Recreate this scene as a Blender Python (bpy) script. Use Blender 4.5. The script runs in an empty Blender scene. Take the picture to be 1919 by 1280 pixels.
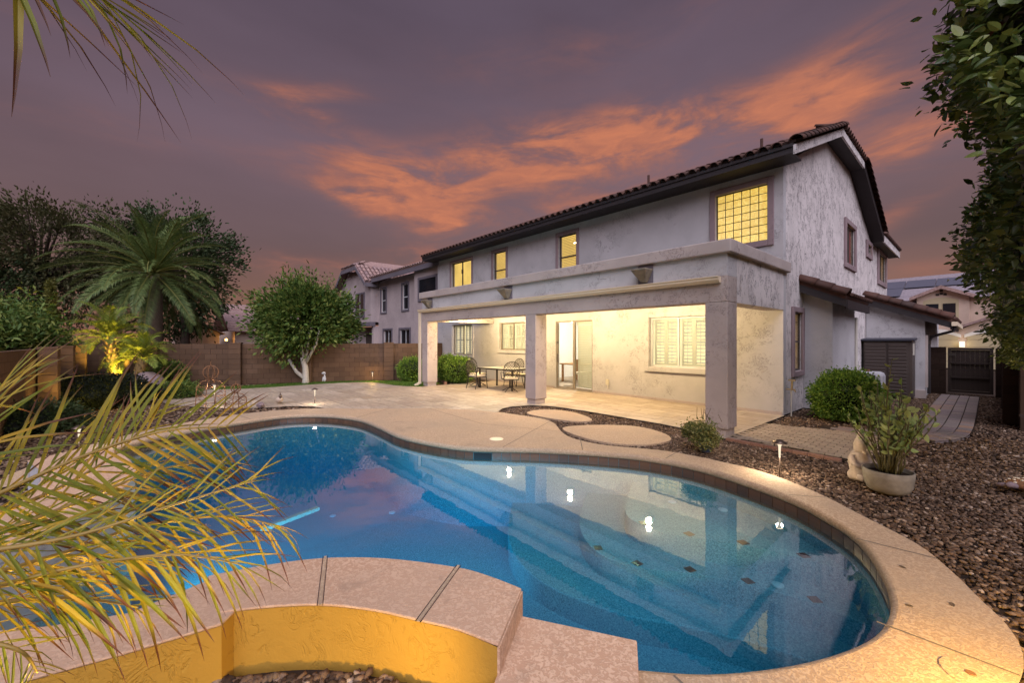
import bpy, bmesh, math, random
import numpy as np
from mathutils import Vector, Matrix, Euler
from mathutils.geometry import tessellate_polygon
random.seed(7); rng = np.random.default_rng(7)
S = bpy.context.scene; COL = S.collection
R = math.radians; PI = math.pi

# ------------------------------------------------------------------ camera
EYE = 1.755; FPX = 766.0; CX, CY = 959.5, 637.0
YAW = math.atan2(670, 766)
FW = (-math.cos(YAW), math.sin(YAW)); RT = (FW[1], -FW[0])
cd = bpy.data.cameras.new('camera'); cam = bpy.data.objects.new('camera', cd); COL.objects.link(cam)
cd.sensor_width = 36; cd.lens = 36*FPX/1919; cd.shift_y = -3/1919; cd.clip_start = .05; cd.clip_end = 3000
cam.location = (0, 0, EYE); cam.rotation_euler = (PI/2, 0, math.atan2(-FW[0], FW[1]))
S.camera = cam
def ray(u, v):
    a = (u-CX)/FPX
    return Vector((FW[0]+RT[0]*a, FW[1]+RT[1]*a, -(v-CY)/FPX))
def at(u, v, d):                       # survey helper: point seen at (u, v), d metres deep
    p = ray(u, v)*d; p.z += EYE; return p
def G(u, v, z=0.0):                    # survey helper: point on level ground
    r = ray(u, v); t = (z-EYE)/r.z; p = r*t; p.z = z; return p

# ------------------------------------------------------------------ world: dusk sky
W = bpy.data.worlds.new('World'); S.world = W; W.use_nodes = True
nt = W.node_tree; nt.nodes.clear()
def wn(t, **k):
    n = nt.nodes.new(t)
    for a, b in k.items(): setattr(n, a, b)
    return n
def wl(a, b): nt.links.new(a, b)
def wm(op, a, b=None, c=None):
    n = wn('ShaderNodeMath', operation=op)
    for i, x in enumerate((a, b, c)):
        if x is None: continue
        if isinstance(x, (int, float)): n.inputs[i].default_value = x
        else: wl(x, n.inputs[i])
    return n.outputs[0]
def wmix(f, a, b):
    n = wn('ShaderNodeMix', data_type='RGBA')
    for i, x in ((0, f), (6, a), (7, b)):
        if isinstance(x, (int, float)): n.inputs[i].default_value = x
        elif isinstance(x, tuple): n.inputs[i].default_value = (*x, 1)
        else: wl(x, n.inputs[i])
    return n.outputs[2]
tc = wn('ShaderNodeTexCoord'); sx = wn('ShaderNodeSeparateXYZ'); wl(tc.outputs['Generated'], sx.inputs[0])
el = wm('MULTIPLY', wm('ARCSINE', sx.outputs[2]), 180/PI)
# azimuth in degrees, measured clockwise from the middle of the view
ca = math.degrees(math.atan2(FW[1], FW[0]))
fx = wm('ADD', wm('MULTIPLY', sx.outputs[0], FW[0]), wm('MULTIPLY', sx.outputs[1], FW[1]))
rx = wm('ADD', wm('MULTIPLY', sx.outputs[0], RT[0]), wm('MULTIPLY', sx.outputs[1], RT[1]))
az = wm('MULTIPLY', wm('ARCTAN2', rx, fx), 180/PI)
def wnoise(scale, detail, vec, rough=.55, dist=0.):
    n = wn('ShaderNodeTexNoise'); n.inputs['Scale'].default_value = scale; n.inputs['Detail'].default_value = detail
    n.inputs['Roughness'].default_value = rough; n.inputs['Distortion'].default_value = dist
    wl(vec, n.inputs['Vector']); return n.outputs['Fac']
cmb = wn('ShaderNodeCombineXYZ')
wl(wm('ADD', wm('MULTIPLY', az, .07), wm('MULTIPLY', el, .03)), cmb.inputs[0]); wl(wm('ADD', wm('MULTIPLY', el, .24), wm('MULTIPLY', az, -.012)), cmb.inputs[1])
cmb.inputs[2].default_value = 3.1
n1 = wnoise(1.0, 9, cmb.outputs[0], .6, .5)
n2 = wnoise(.30, 6, cmb.outputs[0], .5, .2)
def blob(a0, e0, ra, re, tilt):
    c, s = math.cos(R(tilt)), math.sin(R(tilt))
    da = wm('SUBTRACT', az, a0); de = wm('SUBTRACT', el, e0)
    p = wm('MULTIPLY', wm('ADD', wm('MULTIPLY', da, c), wm('MULTIPLY', de, s)), 1/ra)
    q = wm('MULTIPLY', wm('SUBTRACT', wm('MULTIPLY', de, c), wm('MULTIPLY', da, s)), 1/re)
    return wm('EXPONENT', wm('MULTIPLY', wm('ADD', wm('MULTIPLY', p, p), wm('MULTIPLY', q, q)), -1.0))
BL = [(18, 21, 30, 8, 2, .30), (22, 25.6, 19, 2.9, -3, 1.0), (36, 25.0, 6, 2.2, 4, .8), (3, 23.6, 17, 3.4, 5, 1.25), (-15, 20.5, 11, 3.0, -14, 1.1), (-19, 17.2, 9, 2.0, -16, .9), (-9, 15.6, 9, 1.7, -12, .8), (-28, 26.6, 6, 1.5, -2, .95), (-24, 29, 7, 1.2, 8, .5),
      (-22, 9.4, 13, 1.9, 2, .95), (-8, 11.0, 9, 1.4, -8, .6), (10, 17.5, 10, 2.4, 8, .5), (44, 19.0, 8, 2.2, 8, .8), (43, 12.5, 6, 1.3, 30, .5), (46, 7.0, 9, 1.6, -6, .5), (40, 29, 10, 2.2, 12, .45),
      (-46, 20, 16, 2.5, 3, .3), (12, 35, 26, 3, 4, .36), (-48, 27, 10, 2, 5, .25), (62, 24, 20, 5, 6, .4), (100, 20, 35, 6, 4, .5), (-95, 18, 35, 6, -4, .5), (170, 22, 50, 6, 0, .4), (-150, 20, 30, 5, 5, .45)]
acc = None
for a0, e0, ra, re, ti, am in BL:
    b = wm('MULTIPLY', blob(a0, e0, ra, re, ti), am); acc = b if acc is None else wm('ADD', acc, b)
mr = wn('ShaderNodeMapRange'); mr.interpolation_type = 'SMOOTHSTEP'; wl(n1, mr.inputs[0]); mr.inputs[1].default_value = .33; mr.inputs[2].default_value = .68
n4 = wnoise(4.5, 6, cmb.outputs[0], .6, .4)
raw = wm('MULTIPLY', acc, wm('ADD', wm('MULTIPLY', mr.outputs[0], .88), wm('MULTIPLY', n4, .48)))
m3 = wn('ShaderNodeMapRange'); m3.interpolation_type = 'SMOOTHSTEP'; wl(raw, m3.inputs[0]); m3.inputs[1].default_value = -.10; m3.inputs[2].default_value = 1.26; cl = m3.outputs[0]
rmp = wn('ShaderNodeValToRGB'); wl(wm('ADD', wm('MULTIPLY', el, 1/90), 0.0), rmp.inputs[0])
cr = rmp.color_ramp
SKY = ((0.0, (.27, .125, .09)), (.05, (.225, .112, .086)), (.12, (.14, .086, .092)), (.26, (.128, .086, .112)), (.42, (.092, .066, .094)), (.7, (.09, .072, .105)), (1.0, (.11, .095, .14)))
cr.elements[0].position = SKY[0][0]; cr.elements[0].color = (*SKY[0][1], 1); cr.elements[1].position = SKY[-1][0]; cr.elements[1].color = (*SKY[-1][1], 1)
for p, c in SKY[1:-1]: e = cr.elements.new(p); e.color = (*c, 1)
g2 = wn('ShaderNodeMapRange'); wl(n2, g2.inputs[0]); g2.inputs[1].default_value = .3; g2.inputs[2].default_value = .7; g2.inputs[3].default_value = .95; g2.inputs[4].default_value = 1.36
glow = wm('ADD', .77, wm('MULTIPLY', .24, wm('COSINE', wm('MULTIPLY', wm('SUBTRACT', az, 22.0), PI/180))))
hz = wn('ShaderNodeVectorMath', operation='SCALE'); wl(rmp.outputs[0], hz.inputs[0]); wl(wm('MULTIPLY', glow, g2.outputs[0]), hz.inputs['Scale'])
n3 = wnoise(3.2, 7, cmb.outputs[0], .62, .6)
n3m = wn('ShaderNodeMapRange'); wl(n3, n3m.inputs[0]); n3m.inputs[1].default_value = .34; n3m.inputs[2].default_value = .66
skyc = wmix(wm('MULTIPLY', cl, cl), wmix(wm('MINIMUM', wm('MULTIPLY', cl, .9), .8), hz.outputs[0], (.215, .098, .092)), wmix(n3m.outputs[0], (.40, .145, .095), (.54, .185, .10)))
nish = wn('ShaderNodeTexSky', sky_type='NISHITA', sun_disc=False); nish.sun_elevation = R(2.0); nish.sun_rotation = R(150)
bg1 = wn('ShaderNodeBackground'); wl(skyc, bg1.inputs[0]); bg1.inputs[1].default_value = .87
bg2 = wn('ShaderNodeBackground'); wl(nish.outputs[0], bg2.inputs[0]); bg2.inputs[1].default_value = .006
ad = wn('ShaderNodeAddShader'); wl(bg1.outputs[0], ad.inputs[0]); wl(bg2.outputs[0], ad.inputs[1])
wo = wn('ShaderNodeOutputWorld'); wl(ad.outputs[0], wo.inputs[0])

# soft dusk light from the bright half of the sky behind the camera
sl = bpy.data.lights.new('sun', 'SUN'); sl.energy = 3.5; sl.angle = R(70); sl.color = (.90, .87, 1.0)
so = bpy.data.objects.new('sun', sl); COL.objects.link(so)
so.rotation_euler = Vector((-.55, .42, -.72)).to_track_quat('-Z', 'Y').to_euler()
S.view_settings.view_transform = 'Standard'; S.view_settings.look = 'None'; S.view_settings.gamma = 1.0
S.view_settings.exposure = 0.30; S.view_settings.use_curve_mapping = False
S.render.engine = 'CYCLES'
cy = S.cycles; cy.use_denoising = True; cy.max_bounces = 8; cy.diffuse_bounces = 3; cy.glossy_bounces = 3
cy.transparent_max_bounces = 12; cy.transmission_bounces = 4; cy.caustics_reflective = False; cy.caustics_refractive = False
cy.sample_clamp_indirect = 4.0

# ------------------------------------------------------------------ materials
MATS = {}
class N:
    def __init__(s, name):
        s.m = bpy.data.materials.new(name); s.m.use_nodes = True; s.t = s.m.node_tree; s.t.nodes.clear()
        s.out = s.n('ShaderNodeOutputMaterial'); MATS[name] = s.m
        s.co = s.n('ShaderNodeTexCoord')
    def n(s, t, **k):
        x = s.t.nodes.new(t)
        for a, b in k.items(): setattr(x, a, b)
        return x
    def l(s, a, b): s.t.links.new(a, b)
    def put(s, sock, x):
        if isinstance(x, (int, float)): sock.default_value = x
        elif isinstance(x, tuple): sock.default_value = (*x, 1) if len(x) == 3 and sock.type == 'RGBA' else x
        else: s.l(x, sock)
    def noise(s, scale, detail=4, rough=.55, dist=0, vec=None, stretch=None, typ='Object'):
        x = s.n('ShaderNodeTexNoise'); x.inputs['Scale'].default_value = scale; x.inputs['Detail'].default_value = detail
        x.inputs['Roughness'].default_value = rough; x.inputs['Distortion'].default_value = dist
        v = vec or s.vec(typ, stretch); s.l(v, x.inputs['Vector']); return x.outputs['Fac']
    def vec(s, typ='Object', stretch=None, rot=None):
        if typ == 'World':
            g = s.n('ShaderNodeNewGeometry'); o = g.outputs['Position']
        else: o = s.co.outputs[typ]
        if stretch or rot:
            m = s.n('ShaderNodeMapping'); s.l(o, m.inputs[0])
            if stretch: m.inputs['Scale'].default_value = stretch
            if rot: m.inputs['Rotation'].default_value = rot
            o = m.outputs[0]
        return o
    def vor(s, scale, feat='F1', vec=None, out='Distance', typ='Object'):
        x = s.n('ShaderNodeTexVoronoi', feature=feat); x.inputs['Scale'].default_value = scale
        s.l(vec or s.vec(typ), x.inputs['Vector']); return x.outputs[out]
    def rng(s, x, a, b, c=0., d=1., smooth=True):
        m = s.n('ShaderNodeMapRange'); 
        if smooth: m.interpolation_type = 'SMOOTHSTEP'
        s.l(x, m.inputs[0])
        for i, q in enumerate((a, b, c, d)): m.inputs[i+1].default_value = q
        return m.outputs[0]
    def math(s, op, a, b=None):
        m = s.n('ShaderNodeMath', operation=op); s.put(m.inputs[0], a)
        if b is not None: s.put(m.inputs[1], b)
        return m.outputs[0]
    def mix(s, f, a, b, blend='MIX'):
        m = s.n('ShaderNodeMix', data_type='RGBA', blend_type=blend); s.put(m.inputs[0], f); s.put(m.inputs[6], a); s.put(m.inputs[7], b); return m.outputs[2]
    def ramp(s, f, stops):
        r = s.n('ShaderNodeValToRGB'); s.l(f, r.inputs[0]); e = r.color_ramp.elements
        e[0].position = stops[0][0]; e[0].color = (*stops[0][1], 1); e[1].position = stops[-1][0]; e[1].color = (*stops[-1][1], 1)
        for p, c in stops[1:-1]: q = e.new(p); q.color = (*c, 1)
        return r.outputs[0]
    def rand(s): return s.n('ShaderNodeObjectInfo').outputs['Random']
    def island(s): return s.n('ShaderNodeNewGeometry').outputs['Random Per Island']
    def bump(s, h, strength=.5, dist=.01, prev=None):
        b = s.n('ShaderNodeBump'); b.inputs['Strength'].default_value = strength; b.inputs['Distance'].default_value = dist
        s.l(h, b.inputs['Height'])
        if prev is not None: s.l(prev, b.inputs['Normal'])
        return b.outputs[0]
    def bsdf(s, col, rough=.8, nor=None, spec=.3, metal=0., emit=None, es=0., trans=None):
        p = s.n('ShaderNodeBsdfPrincipled'); s.put(p.inputs['Base Color'], col); s.put(p.inputs['Roughness'], rough)
        p.inputs['Specular IOR Level'].default_value = spec; p.inputs['Metallic'].default_value = metal
        if nor is not None: s.l(nor, p.inputs['Normal'])
        if emit is not None: s.put(p.inputs['Emission Color'], emit); s.put(p.inputs['Emission Strength'], es)
        o = p.outputs[0]
        if trans is not None:
            t = s.n('ShaderNodeBsdfTranslucent'); s.put(t.inputs[0], trans); x = s.n('ShaderNodeMixShader'); x.inputs[0].default_value = .35
            s.l(o, x.inputs[1]); s.l(t.outputs[0], x.inputs[2]); o = x.outputs[0]
        s.l(o, s.out.inputs[0]); return s.m

def stucco(name, col, mark, amount=.5, cov=.55, st=(3.2, 3.2, 2.8)):
    k = N(name)
    v = k.vec('World')
    w = k.noise(1.1, 3, vec=v)
    v2 = k.vec('World', stretch=st)
    a = k.noise(2.2, 4, .62, 1.6, vec=v2); b = k.noise(.9, 2, vec=v)
    b2 = k.noise(4.5, 2, vec=v); rg = k.rng(k.math('ABSOLUTE', k.math('SUBTRACT', a, .5)), .008, .034, 1, 0)
    rg = k.math('MULTIPLY', rg, k.rng(b2, .46, .57))
    pt = k.math('MULTIPLY', k.rng(a, .57, .68), .7)
    tro = k.math('MULTIPLY', k.math('MAXIMUM', rg, pt), k.rng(b, cov-.14, cov+.06))      # skip-trowel pits
    fine = k.noise(70, 3, .6, vec=v); med = k.noise(9, 4, .6, .6, vec=v)
    c = k.mix(k.rng(w, .3, .7), tuple(x*.92 for x in col), tuple(min(1, x*1.06) for x in col))
    c = k.mix(k.math('MULTIPLY', tro, amount), c, mark)
    h = k.math('SUBTRACT', k.math('ADD', k.math('MULTIPLY', fine, .25), k.math('MULTIPLY', med, .8)), k.math('MULTIPLY', tro, .8))
    return k.bsdf(c, .92, k.bump(h, .55, .012), .15)
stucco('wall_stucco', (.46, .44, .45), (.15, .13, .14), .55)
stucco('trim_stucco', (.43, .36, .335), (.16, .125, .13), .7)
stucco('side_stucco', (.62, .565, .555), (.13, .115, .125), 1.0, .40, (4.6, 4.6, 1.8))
stucco('window_trim', (.27, .20, .21), (.16, .115, .125), .5)
stucco('neighbour_stucco', (.42, .345, .34), (.26, .21, .21), .5)
stucco('far_stucco', (.55, .42, .34), (.42, .32, .26), .3)
stucco('amber_lit_stucco', (.46, .26, .045), (.38, .2, .03), .25)  # amber lamplight on the near bond walls put into the base colour
stucco('dark_trim', (.15, .13, .15), (.10, .09, .10), .3)
def simple(name, col, rough=.6, spec=.3, metal=0., var=.12, scale=6, bump=0., bscale=40, typ='Object', perobj=0.):
    k = N(name); f = k.noise(scale, 4, typ=typ)
    c = k.mix(f, tuple(x*(1-var) for x in col), tuple(min(1, x*(1+var)) for x in col))
    if perobj:
        r = k.rand(); c = k.mix(k.math('MULTIPLY', r, perobj), c, tuple(x*.55 for x in col))
    nor = k.bump(k.noise(bscale, 3, typ=typ), bump, .01) if bump else None
    return k.bsdf(c, rough, nor, spec, metal)
simple('fascia_paint', (.032, .026, .028), .6, .3, 0, .2, 4, .2, 30, 'World')
simple('bronze_frame', (.20, .165, .13), .45, .4, 0, .1)
simple('dark_frame', (.055, .045, .045), .45, .4)
simple('white_frame', (.62, .62, .63), .45, .4)
simple('cream_metal', (.72, .60, .44), .4, .4, 0, .06)
simple('shutter_white', (.60, .585, .54), .45, .35, 0, .04)
simple('blind_slat', (.62, .62, .56), .5, .3, 0, .05)
simple('wall_plaster', (.74, .71, .66), .8, .2, 0, .04)
simple('plaster_ceiling', (.78, .74, .66), .9, .1, 0, .05, 4, .3, 60)
simple('wood', (.33, .17, .07), .5, .3, 0, .3, 9)
simple('iron', (.045, .036, .03), .5, .4, .4, .2)
simple('rust_iron', (.24, .12, .06), .7, .3, .3, .4, 14)
simple('cushion', (.66, .58, .44), .9, .1, 0, .12, 12)
simple('table_top', (.36, .36, .32), .3, .5, 0, .15, 8)
simple('shed_resin', (.062, .046, .040), .55, .35, 0, .15, 5)
simple('shed_lid', (.035, .035, .05), .5, .4)
simple('white_plastic', (.60, .60, .64), .4, .45, 0, .06)
simple('pipe_grey', (.52, .48, .42), .5, .4)
simple('gate_brown', (.022, .013, .010), .6, .3, 0, .3, 7, .3, 20)
simple('brass', (.45, .36, .22), .35, .5, .7)
simple('path_metal', (.18, .13, .10), .35, .5, .8)
simple('pot_ceramic', (.23, .195, .15), .8, .2, 0, .6, 9, .6, 25)
simple('pot_blue', (.05, .07, .15), .35, .5)
simple('statue_stone', (.48, .38, .30), .85, .15, 0, .35, 22, .5, 40)
simple('boulder_stone', (.22, .165, .175), .85, .2, 0, .45, 9, .8, 12)
simple('bark', (.15, .11, .08), .9, .1, 0, .45, 14, .9, 25)
simple('green_stem', (.10, .085, .035), .6, .3, 0, .3, 20)
simple('bark_dark', (.07, .05, .04), .9, .1, 0, .45, 14, .9, 25)
simple('white_bark', (.48, .44, .39), .85, .15, 0, .3, 11, .6, 22)
simple('palm_bark', (.26, .18, .09), .9, .1, 0, .5, 20, .8, 30)
simple('soil', (.04, .027, .02), .95, .1, 0, .4, 8, .8, 35, 'World')
simple('solar_panel', (.10, .105, .14), .25, .6, 0, .12, 3)
simple('garage_door', (.46, .38, .24), .6, .3, 0, .06)
simple('diamond_tile', (.035, .022, .02), .3, .5)
simple('skimmer_dark', (.01, .012, .014), .5, .3)
simple('strip_teal', (.13, .30, .33), .5, .3, 0, .1)
simple('inlet_white', (.42, .60, .62), .4, .4, 0, .03)
simple('outlet_box', (.50, .46, .36), .5, .4)
simple('book_white', (.8, .78, .74), .6, .3)

def block_mat(name, col, rndmix):
    k = N(name); r = k.rand(); f = k.noise(22, 4, .65, typ='World'); big = k.noise(1.3, 3, typ='World')
    c = k.mix(r, tuple(x*.82 for x in col), tuple(x*1.16 for x in col)); c = k.mix(k.math('MULTIPLY', f, .45), c, tuple(x*.6 for x in col))
    c = k.mix(k.rng(big, .5, .75, 0, .3), c, tuple(x*1.5 for x in col))
    return k.bsdf(c, .95, k.bump(k.noise(90, 3, .7, typ='World'), .5, .006), .1)
block_mat('block', (.125, .076, .05), 1); block_mat('mortar', (.06, .038, .026), 1); block_mat('dark_block', (.032, .019, .014), 1)
def tilemat():
    k = N('travertine'); r = k.rand(); isl = k.island()
    v = k.vec('World', stretch=(1, 3.2, 1)); f = k.noise(3.2, 6, .65, .8, vec=v); q = k.noise(26, 3, .7, vec=k.vec('World'))
    c = k.ramp(k.math('FRACT', k.math('ADD', r, isl)), [(0, (.31, .24, .175)), (.35, (.48, .39, .295)), (.7, (.36, .28, .215)), (1, (.55, .455, .36))])
    c = k.mix(k.rng(f, .35, .75, 0, .75), c, (.23, .18, .14)); c = k.mix(k.rng(q, .62, .75, 0, .5), c, (.2, .16, .12))
    return k.bsdf(c, .55, k.bump(q, .25, .004), .35)
tilemat(); simple('grout', (.17, .14, .11), .9, .1, 0, .2, 6, 0, 40, 'World')
def pavermat(name, cols):
    k = N(name); c = k.ramp(k.rand(), cols); f = k.noise(30, 4, .7, typ='World'); c = k.mix(k.math('MULTIPLY', k.rng(f, .4, .7), .5), c, tuple(x*.6 for x in cols[0][1]))
    return k.bsdf(c, .85, k.bump(f, .5, .006), .2)
pavermat('paver', [(0, (.33, .255, .185)), (.5, (.40, .315, .23)), (1, (.30, .22, .165))])
pavermat('path_paver', [(0, (.20, .165, .15)), (.45, (.27, .21, .18)), (.8, (.22, .17, .17)), (1, (.32, .20, .13))])
pavermat('edge_paver', [(0, (.27, .13, .09)), (1, (.36, .2, .13))])
def deckmat(name, a, b, c0):
    k = N(name); v = k.vec('World')
    n = k.noise(42, 3, .6, 1.0, vec=v); big = k.noise(.9, 4, .6, vec=v); fine = k.noise(140, 2, .6, vec=v)
    lace = k.rng(n, .47, .56)                                       # knocked-down lace finish
    c = k.mix(lace, a, b); c = k.mix(k.rng(big, .35, .7, 0, .7), c, c0); st = k.noise(2.6, 5, .7, .8, vec=v); c = k.mix(k.rng(st, .56, .72, 0, .45), c, tuple(x*.62 for x in c0))
    return k.bsdf(c, .8, k.bump(k.math('ADD', k.math('MULTIPLY', lace, .7), k.math('MULTIPLY', fine, .25)), .5, .006), .25)
deckmat('deck_coat', (.42, .285, .18), (.55, .40, .265), (.38, .285, .20))
deckmat('bond_coat', (.52, .315, .20), (.66, .44, .295), (.52, .35, .24))
k = N('pool_plaster'); v = k.vec('World'); sp = k.noise(75, 2, .8, vec=v); bg = k.noise(1.2, 3, vec=v)
c = k.ramp(sp, [(.30, (.03, .11, .14)), (.45, (.09, .27, .31)), (.58, (.17, .40, .43)), (.72, (.34, .54, .54))]); c = k.mix(k.rng(bg, .3, .7, 0, .25), c, (.08, .35, .45))
k.bsdf(c, .8, None, .2)
k = N('waterline_tile'); c = k.ramp(k.rand(), [(0, (.10, .05, .028)), (.5, (.15, .075, .038)), (1, (.08, .045, .03))]); f = k.noise(14, 4, .6)
c = k.mix(k.rng(f, .45, .7, 0, .6), c, (.10, .07, .055)); k.bsdf(c, .35, None, .5)
# water: clear surface with mirror reflections over a tinted body
k = N('water'); fr = k.n('ShaderNodeLayerWeight'); fr.inputs[0].default_value = .5
v = k.vec('World', stretch=(1, 1.0, 1)); b = k.bump(k.noise(2.6, 3, .5, .2, vec=v), .035, .03); k.l(b, fr.inputs['Normal']); fc = k.math('ADD', .04, k.math('MULTIPLY', .96, k.math('POWER', fr.outputs['Facing'], 2.5)))
tr = k.n('ShaderNodeBsdfTransparent'); gl = k.n('ShaderNodeBsdfGlossy'); gl.inputs['Roughness'].default_value = .0; k.l(b, gl.inputs['Normal'])
mx = k.n('ShaderNodeMixShader'); k.l(k.math('MULTIPLY', fc, k.math('SUBTRACT', 1.0, k.n('ShaderNodeNewGeometry').outputs['Backfacing'])), mx.inputs[0]); k.l(tr.outputs[0], mx.inputs[1]); k.l(gl.outputs[0], mx.inputs[2]); k.l(mx.outputs[0], k.out.inputs[0])
va = k.n('ShaderNodeVolumeAbsorption'); va.inputs[0].default_value = (.05, .725, .905, 1); va.inputs['Density'].default_value = .62; k.l(va.outputs[0], k.out.inputs['Volume'])
k = N('glass'); fr = k.n('ShaderNodeFresnel'); fr.inputs[0].default_value = 1.45
tr = k.n('ShaderNodeBsdfTransparent'); tr.inputs[0].default_value = (.93, .95, .94, 1); gl = k.n('ShaderNodeBsdfGlossy'); gl.inputs['Roughness'].default_value = .02
mx = k.n('ShaderNodeMixShader'); k.l(k.math('MULTIPLY', fr.outputs[0], k.math('SUBTRACT', 1.0, k.n('ShaderNodeNewGeometry').outputs['Backfacing'])), mx.inputs[0]); k.l(tr.outputs[0], mx.inputs[1]); k.l(gl.outputs[0], mx.inputs[2]); k.l(mx.outputs[0], k.out.inputs[0])
k = N('dark_glass'); k.bsdf((.012, .013, .018), .08, None, .5)
def emis(name, col, st, tex=0):
    k = N(name); e = k.n('ShaderNodeEmission')
    if tex:
        f = k.noise(tex, 3, .6, typ='World'); c = k.mix(f, tuple(x*.6 for x in col), tuple(x*1.25 for x in col)); k.l(c, e.inputs[0])
    else: e.inputs[0].default_value = (*col, 1)
    e.inputs[1].default_value = st; k.l(e.outputs[0], k.out.inputs[0]); return k.m
emis('lit_room_yellow', (1.0, .64, .17), .95, 1.6); emis('lit_room_white', (1.0, .80, .45), 1.3, 1.5); emis('lamp_glow', (1.0, .82, .52), 9); emis('can_glow', (1.0, .86, .62), 30)
emis('amber_glow', (1.0, .5, .1), 10); emis('pool_lamp_glow', (.55, .85, 1.0), 12); emis('lamp_stem_glow', (1.0, .82, .58), .9)
k = N('glass_block'); v = k.vec('World'); f = k.noise(26, 3, .6, 1.2, vec=v); r = k.rand(); big = k.noise(1.6, 2, vec=v)
c = k.ramp(f, [(.3, (.52, .30, .03)), (.5, (.80, .52, .07)), (.7, (1.0, .78, .24))])
k.bsdf((.5, .42, .25), .15, k.bump(f, .5, .01), .6, 0, c, k.math('ADD', .50, k.math('MULTIPLY', big, .45)))
def rooftile(name, cols):
    k = N(name); c = k.ramp(k.rand(), cols); f = k.noise(9, 5, .65, typ='World'); c = k.mix(k.rng(f, .4, .75, 0, .6), c, (.07, .05, .045))
    k.bsdf(c, .8, k.bump(k.noise(60, 3, .6, typ='World'), .3, .005), .25)
rooftile('roof_tile', [(0, (.062, .03, .023)), (.5, (.095, .042, .03)), (1, (.05, .028, .024))])
rooftile('pale_tile', [(0, (.34, .21, .19)), (.5, (.42, .28, .25)), (1, (.30, .20, .20))])
rooftile('grey_tile', [(0, (.26, .22, .25)), (1, (.33, .28, .31))])
def leafmat(name, a, b, c, tr=.5, rough=.55, spec=.3):
    k = N(name); i = k.island(); r = k.rand(); q = k.math('FRACT', k.math('ADD', i, r))
    cc = k.ramp(q, [(0, a), (.5, b), (1, c)])
    k.bsdf(cc, rough, None, spec, 0, None, 0, k.mix(tr, (0, 0, 0), cc)); return k.m
leafmat('leaf_dark', (0.036, 0.058, 0.022), (0.061, 0.097, 0.035), (0.101, 0.127, 0.053))
leafmat('leaf_airy', (0.068, 0.073, 0.027), (0.114, 0.114, 0.047), (0.170, 0.145, 0.066))
leafmat('leaf_citrus', (0.059, 0.117, 0.024), (0.117, 0.196, 0.039), (0.254, 0.293, 0.069))
leafmat('leaf_bush', (0.081, 0.171, 0.027), (0.161, 0.298, 0.041), (0.321, 0.459, 0.069))
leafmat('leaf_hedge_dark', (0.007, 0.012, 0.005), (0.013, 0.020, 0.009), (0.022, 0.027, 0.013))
leafmat('leaf_ficus', (0.056, 0.090, 0.023), (0.122, 0.178, 0.042), (0.296, 0.337, 0.079), .5, .32, .5)
leafmat('leaf_ficus_red', (0.100, 0.025, 0.020), (0.140, 0.030, 0.020), (0.090, 0.040, 0.020))
leafmat('leaf_slipper', (0.187, 0.270, 0.074), (0.291, 0.374, 0.115), (0.416, 0.458, 0.166), .5, .45)
leafmat('leaf_palm', (0.100, 0.156, 0.048), (0.143, 0.208, 0.061), (0.213, 0.259, 0.081), .4, .5)
leafmat('leaf_pygmy', (0.137, 0.195, 0.023), (0.215, 0.273, 0.035), (0.293, 0.332, 0.058), .6, .5)
leafmat('leaf_yellowish', (0.120, 0.135, 0.030), (0.195, 0.195, 0.045), (0.270, 0.255, 0.075))
leafmat('leaf_potbush', (0.075, 0.105, 0.030), (0.180, 0.195, 0.053), (0.420, 0.375, 0.150))
leafmat('grass_blade', (0.050, 0.120, 0.012), (0.080, 0.170, 0.020), (0.120, 0.200, 0.030))
leafmat('dry_grass', (0.360, 0.260, 0.220), (0.450, 0.340, 0.280), (0.300, 0.200, 0.170))
k = N('palm_leaflet'); s_ = k.n('ShaderNodeSeparateXYZ'); k.l(k.co.outputs['Object'], s_.inputs[0]); r = k.rand()
base = k.ramp(r, [(0, (.12, .15, .014)), (.35, (.21, .21, .02)), (.75, (.36, .26, .025)), (1, (.40, .24, .03))])
tip = k.rng(k.math('ADD', s_.outputs[0], k.math('MULTIPLY', r, .25)), .72, 1.0)
c = k.mix(tip, base, (.11, .04, .02)); k.bsdf(c, .5, None, .35, 0, None, 0, c)
k = N('palm_rachis'); f = k.noise(8, 3); k.bsdf(k.mix(f, (.20, .13, .03), (.36, .24, .06)), .5, None, .35)
k = N('gravel'); i = k.island(); c = k.ramp(i, [(0, (.035, .020, .013)), (.25, (.09, .053, .033)), (.45, (.18, .11, .068)), (.62, (.05, .034, .026)), (.8, (.27, .18, .12)), (.92, (.12, .075, .05)), (1, (.46, .35, .27))]); c = k.mix(k.rng(k.noise(45, 3, typ='World'), .4, .7, 0, .5), c, (.05, .036, .028)); k.bsdf(c, .9, None, .15)

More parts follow.
